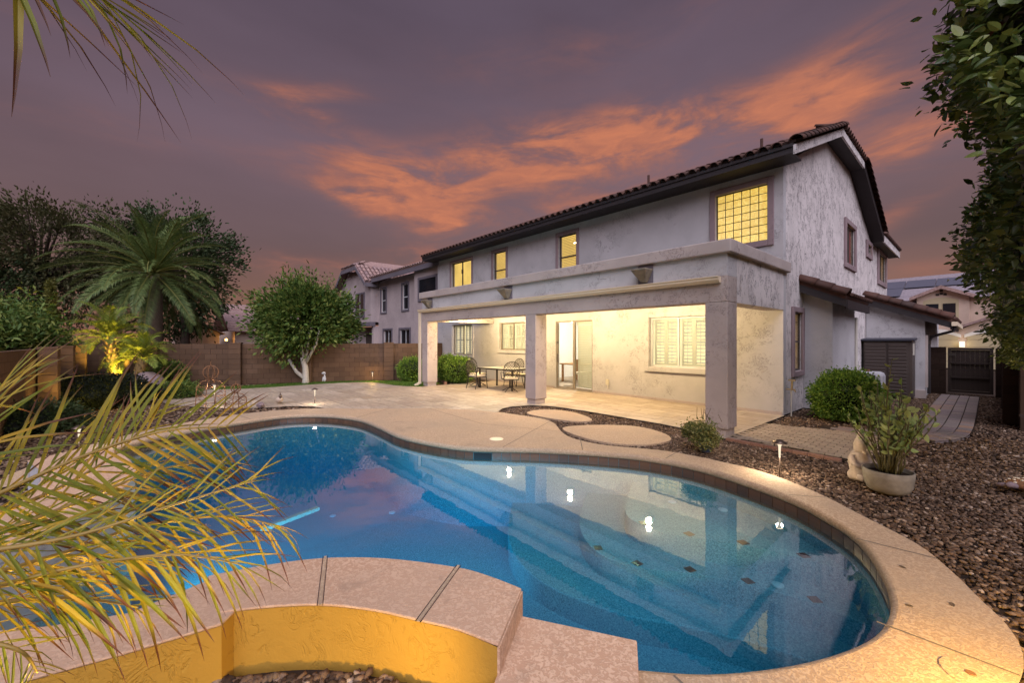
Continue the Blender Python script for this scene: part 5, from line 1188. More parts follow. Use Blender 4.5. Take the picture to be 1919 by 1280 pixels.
# broad trees beyond the wall
tree('airy_tree', 'tall airy tree with thin dark foliage at the far left', 'tree', at(75, 637, 25)+Vector((0, 0, -1.755)), at(112, 480, 25), (3.5, 3.5, 4.2), 120, 15000, .22, .10, 'leaf_airy', 'bark_dark', .22, 11, .42, limbs=40, shell=.35)
tree('dense_tree', 'dense dark tree standing behind the large date palm', 'tree', at(345, 637, 30)+Vector((0, 0, -1.755)), at(318, 508, 30), (4.6, 4.6, 4.9), 150, 16000, .28, .15, 'leaf_dark', 'bark_dark', .3, 12, .5, limbs=30, shell=.5)
tree('dense_tree', 'dark dense tree cropped by the left edge of the photo', 'tree', at(-40, 637, 22)+Vector((0, 0, -1.755)), at(-25, 560, 22), (1.7, 1.7, 2.9), 50, 5000, .22, .12, 'leaf_dark', 'bark_dark', .2, 13, .4, limbs=20)
g = np.random.default_rng(21)
t = thing('leafy_shrub', 'broad green shrub spilling over the left garden wall', 'shrub', at(30, 637, 11)+Vector((0, 0, -1.755)))
PP = [crown_points(at(u, v, d), r, 24, n, g, .22, .3)[0] for u, v, d, r, n in ((20, 622, 10.5, (.95, .6, .42), 3600), (80, 638, 11.2, (.6, .4, .24), 1600), (-20, 600, 11, (.8, .5, .5), 1600), (45, 590, 12.5, (.8, .6, .4), 1600))]
PP = np.concatenate(PP); add('foliage', leaves_mesh('foliage', PP, .17, .06, g, 'leaf_citrus', up=-.2), t)
m2 = MB(); bb = at(30, 637, 11.5)
for i in range(6): m2.tube([(bb.x+.1*i-.3, -2.6, 0), (bb.x+.2*i-.5, -2.45, 1.2), (bb.x+.3*i-.8, -2.2, 1.9)], [.04, .03, .012], 6)
m2.build('stem', 'bark_dark', t)
g = np.random.default_rng(22); cbx = at(95, 637, 15.5)
t = thing('columnar_shrub', 'narrow yellowish columnar shrub behind the left wall', 'shrub', (cbx.x, cbx.y, 0)); n = 2200
zz = g.uniform(.2, 4.0, n); rr = .30*np.sqrt(np.clip((4.1-zz)/4.1, 0.05, 1))*g.uniform(.5, 1.1, n); aa = g.uniform(0, 2*PI, n)
add('foliage', leaves_mesh('foliage', np.stack([cbx.x+rr*np.cos(aa), cbx.y+rr*np.sin(aa), zz], 1), .16, .06, g, 'leaf_yellowish', up=1.0), t)
m2 = MB(); m2.tube([(cbx.x, cbx.y, 0), (cbx.x, cbx.y, 3.7)], [.05, .015], 6); m2.build('stem', 'bark_dark', t)

def frond_mesh(name, L, droop, nl, ll, lw, vang, mat, g, lift=.3, lseg=2, rmat='leaf_yellowish'):
    """arching frond along +x: rachis with two rows of leaflets, joined"""
    V, F = [], []; pts = []; x = z = 0.; ang = lift
    ns = 14
    for i in range(ns+1):
        pts.append(Vector((x, 0, z))); x += math.cos(ang)*L/ns; z += math.sin(ang)*L/ns; ang -= droop/ns*(0.4+1.2*i/ns)
    m2 = MB(); m2.tube(pts, [L*.011*(1-.8*i/ns) for i in range(ns+1)], 4)
    nr_ = len(m2.f)
    for i in range(nl):
        f = .14+.86*i/nl; q = f*ns; a = int(q); p = pts[a].lerp(pts[min(a+1, ns)], q-a); tg = (pts[min(a+1, ns)]-pts[max(a-0, 0)]).normalized() if a < ns else (pts[-1]-pts[-2]).normalized()
        nrm = Vector((-tg.z, 0, tg.x))
        for s_ in (-1, 1):
            l = ll*(math.sin(PI*min(1, .18+f*.80))**.7)*g.uniform(.85, 1.1)
            d = (tg*(.55+.5*f)+Vector((0, s_, 0))*math.cos(vang)+nrm*math.sin(vang)*g.uniform(.6, 1.3)).normalized(); side = d.cross(nrm).normalized()*lw/2
            if lseg == 2:
                p1 = p+d*l*.5; p2 = p+d*l+Vector((0, 0, -l*.25)); m2.poly([p-side*.5, p1-side, p1+side, p+side*.5]); m2.poly([p1-side, p2, p1+side])
            else: m2.poly([p-side*.6, p+d*l*.5-side, p+d*l+Vector((0, 0, -l*.12)), p+d*l*.5+side])
    me = m2.mesh('frond', [mat, rmat])
    for i in range(nr_): me.polygons[i].material_index = 1
    return me
def palm(name, label, base, top, nfr, L, droop, nl, ll, lw, leaf, bark, r0, seed, group=None, stubs=0, el0=(-25, 75), cat='palm'):
    g = np.random.default_rng(seed); t = thing(name, label, cat, base, group); b, tp_ = Vector(base), Vector(top)
    m2 = MB(); m2.tube([b-Vector((0, 0, .1)), b.lerp(tp_, .5)+Vector((g.normal(0, .04), g.normal(0, .04), 0)), tp_], [r0*1.15, r0, r0*1.1], 12); tk = m2.build('trunk', bark, t, smooth=True)
    if stubs:
        m3 = MB(); H_ = (tp_-b).length; ax = (tp_-b).normalized()
        for i in range(stubs):
            f = (i+.5)/stubs; a = i*2.399; p = b.lerp(tp_, f); o_ = Vector((math.cos(a), math.sin(a), 0)); q = p+o_*r0*.8; tip_ = p+o_*r0*1.5+Vector((0, 0, r0*.75)); s_ = Vector((-o_.y, o_.x, 0))*r0*.28
            m3.poly([q-s_, q+s_, tip_+s_*.35, tip_-s_*.35]); m3.poly([q-s_-Vector((0, 0, r0*.25)), tip_-s_*.35, tip_+s_*.35, q+s_-Vector((0, 0, r0*.25))])
        m3.build('frond_stubs', bark, tk)
    ms_ = [frond_mesh('frond', L, droop*g.uniform(.8, 1.2), nl, ll, lw, R(28), leaf, g, lift=.15) for _ in range(4)]
    for i in range(nfr):
        f = i/(nfr-1); e = R(el0[1]+(el0[0]-el0[1])*f**.9)+g.normal(0, .06); a = i*2.39996+g.normal(0, .15)
        M = TR(*(tp_+Vector((0, 0, r0*(.8-f))))) @ Matrix.Rotation(a, 4, 'Z') @ Matrix.Rotation(-e, 4, 'Y') @ Matrix.Rotation(g.normal(0, .2), 4, 'X') @ Matrix.Scale(g.uniform(.85, 1.08), 4)
        add('frond', ms_[i % 4], t, M)
    return t
dp = at(292, 637, 21); dtop = at(290, 515, 21)
palm('date_palm', 'large date palm with grey green arching fronds beyond the far wall', (dp.x, dp.y, 0), dtop, 76, 4.2, 1.2, 54, .60, .036, 'leaf_palm', 'bark', .3, 31, el0=(-48, 66))
b1_, b2_, b3_ = G(222, 736), G(250, 742), G(236, 726)
palm('pygmy_palm', 'tallest of the three lit pygmy palms, its dark studded trunk glowing yellow', (b1_.x, b1_.y, 0), at(204, 636, 13.4), 30, 1.35, 1.75, 34, .32, .026, 'leaf_pygmy', 'palm_bark', .125, 41, 'yellow-lit pygmy palms', 90, (-8, 78))
palm('pygmy_palm', 'short lit pygmy palm leaning right beside the lilac boulder', (b2_.x, b2_.y, 0), at(268, 672, 12.9), 24, 1.05, 1.8, 30, .28, .026, 'leaf_pygmy', 'palm_bark', .12, 42, 'yellow-lit pygmy palms', 60, (0, 75))
palm('pygmy_palm', 'thin lit pygmy palm set behind the other two', (b3_.x, b3_.y, 0), at(237, 672, 14.0), 18, 1.0, 1.8, 26, .26, .02, 'leaf_pygmy', 'palm_bark', .07, 43, 'yellow-lit pygmy palms', 50, (-20, 75))

# clipped shrubs
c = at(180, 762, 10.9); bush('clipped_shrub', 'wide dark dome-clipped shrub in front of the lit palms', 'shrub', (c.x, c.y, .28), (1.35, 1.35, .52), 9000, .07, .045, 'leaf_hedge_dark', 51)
c = at(40, 812, 7.8); bush('dark_shrub', 'low dark shrub against the left wall behind the foreground fronds', 'shrub', (c.x, c.y, .12), (1.0, 1.0, .42), 5000, .07, .05, 'leaf_dark', 52)
c = at(335, 742, 12.6); bush('low_shrub', 'small green mound shrub right of the boulder', 'shrub', (c.x, c.y, .15), (.68, .55, .26), 4000, .07, .04, 'leaf_citrus', 53)
c = at(318, 705, 14.5); bush('green_shrub', 'green shrub between the lilac boulder and the far wall', 'shrub', (c.x, c.y, .45), (.5, .5, .5), 3000, .1, .045, 'leaf_citrus', 54)
c = G(197, 731); bush('small_plant', 'small pale green plant at the foot of the tallest lit palm', 'shrub', (c.x+.5, c.y-.3, .2), (.35, .35, .24), 900, .12, .05, 'leaf_bush', 55)
c = at(772, 693, 17.6); bush('round_shrub', 'round clipped shrub left of the gutter downspout', 'shrub', (c.x, c.y, .48), (.62, .62, .52), 5500, .06, .04, 'leaf_bush', 56, 'clipped green shrubs')
c = at(829, 690, 17.2); bush('round_shrub', 'half-hidden clipped shrub just right of the far patio column', 'shrub', (c.x, c.y+.3, .5), (.5, .5, .62), 5000, .06, .04, 'leaf_bush', 57, 'clipped green shrubs')
c = at(856, 692, 16.7); bush('round_shrub', 'rounded clipped shrub under the shuttered window by the patio chairs', 'shrub', (c.x, c.y+.1, .50), (.72, .6, .55), 7000, .06, .04, 'leaf_bush', 58, 'clipped green shrubs')
c = at(1588, 752, 9.0); bush('ball_shrub', 'bright green ball-clipped shrub against the lower bump-out wall', 'shrub', (c.x, c.y, .46), (.66, .66, .60), 13000, .055, .038, 'leaf_bush', 59)
kb = MB(); kb.bar((-14.3, 8.95, .02), (-13.8, 8.6, .02), .1, .1); kb.bar((-16.2, 9.6, .02), (-14.3, 8.95, .02), .1, .1)
o_ = kb.build('border_edging', 'edge_paver'); tag(o_, 'low brick edging under the clipped shrubs by the far column', 'edging')
c = at(292, 775, 11.0)
g = np.random.default_rng(61); t = thing('dry_grass_tuft', 'pale pink dry grass tuft below the boulder', 'grass', (c.x, c.y, 0)); n = 260; aa = g.uniform(0, 2*PI, n); ss = g.uniform(.1, .5, n)
px, py = c.x+g.normal(0, .35, n), c.y+g.normal(0, .35, n)
V = np.stack([np.stack([px-.006, py, np.zeros(n)], 1), np.stack([px+.006, py, np.zeros(n)], 1), np.stack([px+ss*.5*np.cos(aa), py+ss*.5*np.sin(aa), .1+ss*.5], 1)], 1).reshape(-1, 3)
add('blades', npmesh('blades', V, np.arange(3*n).reshape(-1, 3), ['dry_grass']), t)

# ficus hedge at the right edge: large near leaves are pieces of their own
t = thing('ficus_hedge', 'tall glossy ficus hedge filling the right edge of the photo', 'hedge', (1.0, 6, 0)); g = np.random.default_rng(71)
cl_ = []   # clump centres along the hedge face
segs = []
def hedge_face(y): return float(np.interp(y, [2.4, 4, 6, 9, 12], [.03, .05, .18, .33, .43]))+.06*math.sin(y*2.1)
n = 42000; yy = 2.35+(g.random(n)**1.35)*9.3; zz = g.uniform(0, 1, n); hf = np.array([hedge_face(a) for a in yy])
zlow = np.interp(yy, [2.4, 4, 6, 9, 12], [2.45, 2.1, 1.78, 1.42, 1.2]); zz = zlow+zz*(5.2-zlow)
lump = .10*np.sin(yy*3.1+zz*2.3)+.09*np.sin(zz*5.2-yy*1.7)+.05*np.sin(zz*11+yy*7)
depth = np.abs(g.normal(0, .13, n)); xx = hf+lump+depth-.02
out = g.random(n) < .035; xx[out] -= g.uniform(.03, .13, out.sum())
nb_ = 11000; yb = 2.2+g.random(nb_)*9.6; zlb = np.interp(yb, [2.4, 4, 6, 9, 12], [2.45, 2.1, 1.78, 1.42, 1.2]); zb = zlb-.1+g.random(nb_)*(5.35-zlb); xb = np.array([hedge_face(a) for a in yb])+.48+np.abs(g.normal(0, .1, nb_))+.07*np.sin(zb*4+yb*3)
xx = np.concatenate([xx, xb]); yy = np.concatenate([yy, yb]); zz = np.concatenate([zz, zb]); depth = np.concatenate([depth, np.ones(nb_)])
P = np.stack([xx, yy, zz], 1)
dist = np.linalg.norm(P-np.array([0, 0, EYE]), axis=1); vis = (P[:, 0]*FW[0]+P[:, 1]*FW[1]) > .3
u_ = CX+FPX*(P[:, 0]*RT[0]+P[:, 1]*RT[1])/(P[:, 0]*FW[0]+P[:, 1]*FW[1]); v_ = CY-FPX*(P[:, 2]-EYE)/(P[:, 0]*FW[0]+P[:, 1]*FW[1])
vis &= (u_ < 1935) & (u_ > 1700) & (v_ > -15) & (depth < .14)
order = np.argsort(np.where(vis, dist, 99)); big = order[:300]; rest = order[300:]
def leaf_shape(nm, mat, fold, curl):
    m2 = MB(); L = 1.0; prof = [(0, .0), (.12, .15), (.32, .24), (.55, .235), (.78, .15), (.92, .055), (1.0, 0)]; cz = lambda x: -curl*x*x
    for (x0, w0), (x1, w1) in zip(prof, prof[1:]):
        for s_ in (-1, 1):
            a, b, c_, d_ = (x0, 0, cz(x0)), (x1, 0, cz(x1)), (x1, s_*w1, cz(x1)+fold*w1), (x0, s_*w0, cz(x0)+fold*w0)
            P_ = [p for i, p in enumerate((a, b, c_, d_)) if not ((i == 3 and w0 == 0) or (i == 2 and w1 == 0))]
            if len(P_) > 2: m2.poly(P_)
    bm = bmesh.new(); me = m2.mesh(nm, mat); bm.from_mesh(me); bmesh.ops.remove_doubles(bm, verts=bm.verts, dist=1e-5); bm.to_mesh(me); bm.free(); return me
LM = [leaf_shape('leaf', 'leaf_ficus', f_, c_) for f_, c_ in ((.25, .12), (.45, .25), (.15, -.06))]+[leaf_shape('leaf', 'leaf_ficus_red', .3, .15)]
def orient(d, up_): x = Vector(d).normalized(); y = Vector(up_).cross(x); y = y.normalized() if y.length > 1e-4 else x.orthogonal(); return x, y, x.cross(y)
for i in big:
    p = P[i]; d = Vector((-.55, -.35, .1))+Vector(g.normal(0, .6, 3)); x, y, z = orient(d, Vector((-.3, -.5, .8))+Vector(g.normal(0, .45, 3))); s_ = g.uniform(.042, .07)
    add('leaf', LM[3] if g.random() < .012 else LM[int(g.integers(0, 3))], t, basis(p, x*s_, y*s_, z*s_))
me = LM[0]; rv = np.array([v.co[:] for v in me.vertices])
R_ = P[rest]; n = len(R_); d = np.array([-.55, -.35, .05])+g.normal(0, .65, (n, 3)); d /= np.linalg.norm(d, axis=1, keepdims=True); up_ = np.array([-.3, -.4, .8])+g.normal(0, .5, (n, 3)); y = np.cross(up_, d); y /= np.linalg.norm(y, axis=1, keepdims=True); z = np.cross(d, y); s_ = g.uniform(.04, .068, n)
sim = np.array([(0, 0, 0), (.34, .24, .04), (.7, .19, .0), (1, 0, -.12), (.7, -.19, .0), (.34, -.24, .04), (.5, 0, -.04)]); V = (R_[:, None]+s_[:, None, None]*(sim[None, :, 0:1]*d[:, None]+sim[None, :, 1:2]*y[:, None]+sim[None, :, 2:3]*z[:, None])).reshape(-1, 3)
fi = np.array([(0, 1, 6, 5), (1, 2, 3, 6), (6, 3, 4, 5)]); F = (fi[None]+np.arange(n)[:, None, None]*7).reshape(-1, 4); add('leaf', npmesh('leaf', V, F, ['leaf_ficus']), t, kind='stuff')
m2 = MB()
for y_ in (2.3, 3.4, 4.6, 5.9, 7.3, 8.8, 10.3):
    x_ = hedge_face(y_)+.42; m2.tube([(x_, y_, -.05), (x_+.03, y_, 1.2), (x_-.02, y_, 4.6)], [.05, .04, .02], 7)
    for j in range(7):
        z_ = 1.3+j*.5; m2.tube([(x_, y_, z_), (x_-.3, y_+g.normal(0, .2), z_+.2)], [.015, .005], 4)
m2.build('trunk', 'bark_dark', t)
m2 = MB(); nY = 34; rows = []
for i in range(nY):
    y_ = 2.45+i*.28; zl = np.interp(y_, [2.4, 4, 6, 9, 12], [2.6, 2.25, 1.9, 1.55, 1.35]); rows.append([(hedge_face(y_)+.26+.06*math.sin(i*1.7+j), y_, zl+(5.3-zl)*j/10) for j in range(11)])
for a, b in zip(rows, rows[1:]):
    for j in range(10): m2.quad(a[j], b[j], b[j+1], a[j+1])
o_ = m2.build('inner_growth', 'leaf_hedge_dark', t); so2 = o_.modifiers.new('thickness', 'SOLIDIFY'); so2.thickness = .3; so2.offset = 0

# potted slipper plant
pb = G(1664, 921); pb = Vector((pb.x, pb.y, 0))
t = thing('bowl_planter', 'weathered grey bowl planter on the gravel by the stone statue', 'planter', pb)
m2 = MB(); m2.lathe([(.0, 0), (.15, 0), (.19, .03), (.215, .09), (.228, .18), (.232, .25), (.222, .256), (.21, .248), (.20, .2)], pb, 36); m2.build('bowl', 'pot_ceramic', t, smooth=True)
m2 = MB(); m2.lathe([(.0, .215), (.205, .21)], pb, 24); m2.build('soil', 'soil', t)
t = thing('slipper_plant', 'many-stemmed slipper plant with pale green leaves in the bowl planter', 'plant', pb+Vector((0, 0, .22))); g = np.random.default_rng(81)
SL = [leaf_shape('leaf', 'leaf_slipper', .5, .1), leaf_shape('leaf', 'leaf_slipper', .3, -.1)]; nleaf = 0
m2 = MB(); lf = []
for i in range(46):
    a = g.uniform(0, 2*PI); lean = g.uniform(.03, .36)*(1 if i else 0); H_ = g.uniform(.6, 1.05)*(1-.25*lean); b0 = pb+Vector((.13*math.cos(a)*g.random(), .13*math.sin(a)*g.random(), .22)); pts = []
    if i == 0: lean, H_ = .12, 1.34; a = .6
    if i in (1, 2): lean = .75; H_ = .75; a = math.atan2(RT[1], RT[0])+.2*i
    for j in range(7):
        f = j/6; pts.append(b0+Vector((math.cos(a)*lean*f**1.3, math.sin(a)*lean*f**1.3, H_*f*(1-.12*lean*f)))+Vector(g.normal(0, .012, 3)))
    m2.tube(pts, [.009, .009, .008, .008, .007, .006, .004], 5)
    for j in range(9):
        f = .42+.58*j/8; q = f*6; k0 = min(int(q), 5); p = pts[k0].lerp(pts[k0+1], q-k0); lf.append((p, a))
m2.build('stem', 'green_stem', t, smooth=True)
for i, (p, a) in enumerate(lf):
    d = Vector(g.normal(0, .6, 3))+Vector((0, 0, .55)); x, y, z = orient(d, Vector(g.normal(0, 1, 3))); s_ = g.uniform(.06, .105)
    if nleaf < 298: add('leaf', SL[i % 2], t, basis(p, x*s_, y*s_*1.15, z*s_)); nleaf += 1
rest = np.array([lf[i][0][:] for i in range(298, len(lf))]); add('leaf', leaves_mesh('leaf', rest, .08, .038, g, 'leaf_slipper', up=.8), t, kind='stuff')

# small potted shrub by the near column
sb = G(1322, 846); sb = Vector((sb.x, sb.y, 0))
t = thing('blue_pot', 'small dark blue pot by the near patio column', 'pot', sb); m2 = MB(); m2.lathe([(0, 0), (.075, 0), (.11, .19), (.12, .2), (.12, .225), (.10, .225), (.095, .16)], sb, 20); m2.build('pot', 'pot_blue', t, smooth=True)
g = np.random.default_rng(83); t = thing('potted_shrub', 'scruffy flowering shrub in the small blue pot', 'shrub', sb+Vector((0, 0, .2)))
P, C = crown_points((sb.x-.08, sb.y, .27), (.32, .3, .19), 60, 4200, g, .05, .4); P = P[P[:, 2] > .03]; add('foliage', leaves_mesh('foliage', P, .05, .022, g, 'leaf_potbush', up=.5), t)
m2 = MB()
for i in C[:30]: m2.tube([sb+Vector((0, 0, .16)), Vector(i)], [.006, .003], 4)
for i in range(8):
    p = Vector((sb.x+g.normal(0, .12), sb.y+g.normal(0, .12), .5)); m2.tube([p, p+Vector((g.normal(0, .04), g.normal(0, .04), g.uniform(.08, .18)))], [.005, .003], 4)
m2.build('stem', 'bark', t)

# foreground palm: each frond a part, each leaflet a piece of it
def leaflet_mesh(bend):
    m2 = MB(); pr = [(0, .25), (.12, .8), (.4, 1.), (.7, .72), (.9, .3), (1., .03)]; pz = lambda x: -bend*x**2.2; W_ = .0185
    for (x0, w0), (x1, w1) in zip(pr, pr[1:]):
        for s_ in (-1, 1): m2.quad((x0, 0, pz(x0)), (x1, 0, pz(x1)), (x1, s_*w1*W_, pz(x1)+w1*W_*.5), (x0, s_*w0*W_, pz(x0)+w0*W_*.5))
    return m2.mesh('leaflet', 'palm_leaflet')
LFM = [leaflet_mesh(b) for b in (.04, .14, .28, .5)]
g = np.random.default_rng(91); FP = thing('foreground_palm', 'yellow-lit feathery palm reaching in from the lower left', 'palm', (-1.35, -.95, 0))
def big_frond(parent, ctrl, npair, ll, spread, upv, mats=LFM, start=.12, drp=.25, rad=.008, two=(1, -1)):
    pts = catmull([at(*c_) for c_ in ctrl], 8, False); L = sum((b-a).length for a, b in zip(pts, pts[1:]))
    m2 = MB(); m2.tube(pts, [rad*(1-.8*i/(len(pts)-1)) for i in range(len(pts))], 6); fr_ = m2.build('frond', 'palm_rachis', parent, smooth=True)
    for i in range(npair):
        f = start+(1-start)*(i+.5*g.random())/npair; q = f*(len(pts)-1); k0 = min(int(q), len(pts)-2); p = pts[k0].lerp(pts[k0+1], q-k0); tg = (pts[k0+1]-pts[k0]).normalized()
        sd = tg.cross(Vector(upv)).normalized(); nr = sd.cross(tg)
        for s_ in two:
            l = ll*g.uniform(.7, 1.12)*(.65+.5*math.sin(PI*min(1, f*.95+.08))); d = tg*(.75+.35*f)+sd*s_*spread+nr*g.normal(.15, .2)+Vector(g.normal(0, .1, 3))+Vector((0, 0, -drp*g.random())); x, y, z = orient(d, nr+Vector((0, 0, .3)))
            add('leaflet', mats[int(g.integers(0, 4))], fr_, basis(p, x*l, y*l, z*l))
    return fr_
big_frond(FP, [(-140, 1000, 1.0), (0, 925, 1.06), (170, 850, 1.15), (310, 808, 1.22), (430, 800, 1.3)], 24, .27, 1.25, (.75, -.62, .25), drp=.12)
big_frond(FP, [(-140, 1070, .95), (0, 1000, 1.05), (150, 940, 1.15), (300, 880, 1.25), (420, 862, 1.35)], 27, .25, .9, (.3, -.4, .8), drp=.5)
big_frond(FP, [(-120, 1100, .9), (0, 1072, 1.0), (125, 1035, 1.1), (270, 985, 1.2), (420, 968, 1.28), (520, 985, 1.32)], 29, .27, .8, (.1, -.25, 1), drp=.9)
big_frond(FP, [(-120, 1120, .85), (0, 1098, .93), (160, 1060, 1.0), (330, 1040, 1.05), (450, 1058, 1.1)], 26, .27, .75, (.0, -.4, .9), drp=1.1)
big_frond(FP, [(-120, 1150, .9), (0, 1130, .98), (140, 1122, 1.05), (260, 1138, 1.1)], 18, .18, .8, (.1, -.2, 1), drp=.5)
big_frond(FP, [(-140, 1040, .9), (0, 1030, .96), (160, 1000, 1.02), (330, 945, 1.1), (480, 900, 1.18)], 26, .22, .85, (.5, -.5, .6), drp=.6)
big_frond(FP, [(-130, 985, 1.1), (0, 960, 1.15), (130, 905, 1.22), (230, 840, 1.3), (290, 770, 1.36)], 20, .24, .9, (.6, -.5, .4), drp=.2)
big_frond(FP, [(-150, 1180, .85), (-40, 1200, .88), (40, 1222, .9), (70, 1262, .93)], 12, .12, .9, (.1, -.2, 1), drp=.3)
big_frond(FP, [(-160, 960, 1.0), (-60, 840, 1.05), (-20, 760, 1.1), (5, 720, 1.15)], 20, .26, .8, (.5, -.5, .5), drp=.0)
m2 = MB(); m2.tube([(-1.32, -1.0, -.05), (-1.35, -.95, .6), (-1.38, -.9, 1.1)], [.1, .09, .08], 10); m2.build('trunk', 'palm_bark', FP)
OP = thing('overhead_palm', 'dark palm frond with drooping leaflets hanging in at the top left', 'palm', (-1.0, -2.2, 0))
fr_ = big_frond(OP, [(-420, -260, 1.5), (-200, -200, 1.55), (-20, -130, 1.6), (110, -60, 1.65), (200, 0, 1.7)], 17, .66, .42, (.1, -.1, 1), start=.3, drp=.8, two=(1, -1), rad=.006)
m2 = MB(); m2.tube([(-1.0, -2.2, -.05), (-1.1, -2.1, 2.2), (-1.2, -1.9, 3.4)], [.12, .1, .09], 10); m2.build('trunk', 'palm_bark', OP)
q = at(-420, -260, 1.5); m2 = MB(); m2.tube([(-1.2, -1.9, 3.35), (-1.3, -1.5, 3.6), q], [.02, .015, .008], 6); m2.build('frond_stalk', 'palm_rachis', OP)

# ------------------------------------------------------------------ things in the garden
# path lights
def path_light(u, v, label, power, H_=.42, col=(1, .84, .62)):
    b = G(u, v); t = thing('path_light', label, 'path light', b, 'low garden path lights')
    m2 = MB(); m2.tube([b+Vector((0, 0, -.05)), b+Vector((0, 0, H_*.55))], [.010, .010], 8); m2.build('stem', 'path_metal', t, smooth=True)
    m2 = MB(); m2.tube([b+Vector((0, 0, H_*.5)), b+Vector((0, 0, H_*.82)), b+Vector((0, 0, H_-.03))], [.010, .015, .032], 12); m2.build('lamp_cone', 'lamp_stem_glow', t, smooth=True)
    m2 = MB(); m2.lathe([(.088, H_-.032), (.085, H_-.022), (.03, H_+.012), (.0, H_+.02)], b, 20); m2.build('hat', 'path_metal', t, smooth=True)
    m2 = MB(); m2.lathe([(.0, H_-.034), (.034, H_-.033)], b, 12); m2.build('bulb', 'lamp_glow', t)
    lamp('path_lamp', b+Vector((0, 0, H_-.065)), power, col, size=.035, parent=t)
path_light(1461, 889, 'tall path light on the gravel by the pool coping near the brick walk', 60, .44)
path_light(590, 757, 'path light at the tip of the pebble bed beyond the pool', 22, .42)
path_light(402, 764, 'path light standing among the wire garden obelisks', 34, .62)
path_light(698, 715, 'amber path light on the turf near the far wall', 34, .42, (1, .60, .14))
path_light(148, 850, 'path light half hidden by the foreground palm fronds', 20, .42)
def spot_light(label, p, aim, power, col, cone=95):
    t = thing('landscape_spotlight', label, 'spotlight', (p[0], p[1], 0), 'small landscape spotlights'); p = Vector(p); d = (Vector(aim)-p).normalized()
    m2 = MB(); m2.tube([(p.x, p.y, -.06), (p.x, p.y, p.z-.02)], .012, 8); m2.build('stake', 'path_metal', t)
    m2 = MB(); m2.tube([p-d*.06, p-d*.02, p+d*.05, p+d*.075], [.025, .04, .046, .046], 14, caps=False); m2.build('hood', 'path_metal', t, smooth=True)
    m2 = MB(); m2.tube([p+d*.03, p+d*.034], .042, 14); m2.build('lens', 'amber_lens', t)
    lamp('spot_lamp', p+d*.07, power, col, 'SPOT', .04, t, aim, cone, .6)
emis('amber_lens', (1, .66, .22), 2)
YL = (1.0, .66, .12)
spot_light('small spotlight in the gravel in front of the near bond wall', (-1.55, .02, .16), (-1.75, -.1, 1.6), 140, YL, 125)
spot_light('small spotlight in the planter aimed at the yellow-lit bond wall', (-1.45, .50, .14), (-2.25, .75, .12), 21, YL, 160)
spot_light('small spotlight at the rounded corner of the pool deck', (.50, 2.75, .42), (-.05, 3.2, 0), 110, (1, .58, .06), 160)
spot_light('small spotlight below the tallest lit palm', (-17.75, -.75, .15), (-18.85, -.95, 1.75), 560, YL, 80)
spot_light('small spotlight below the shorter lit palm', (-16.55, -.35, .15), (-17.35, -.48, 1.2), 290, YL, 80)
spot_light('small spotlight below the yellow pilasters', (-12.7, -1.35, .12), (-14.2, -1.95, .8), 230, YL, 140)

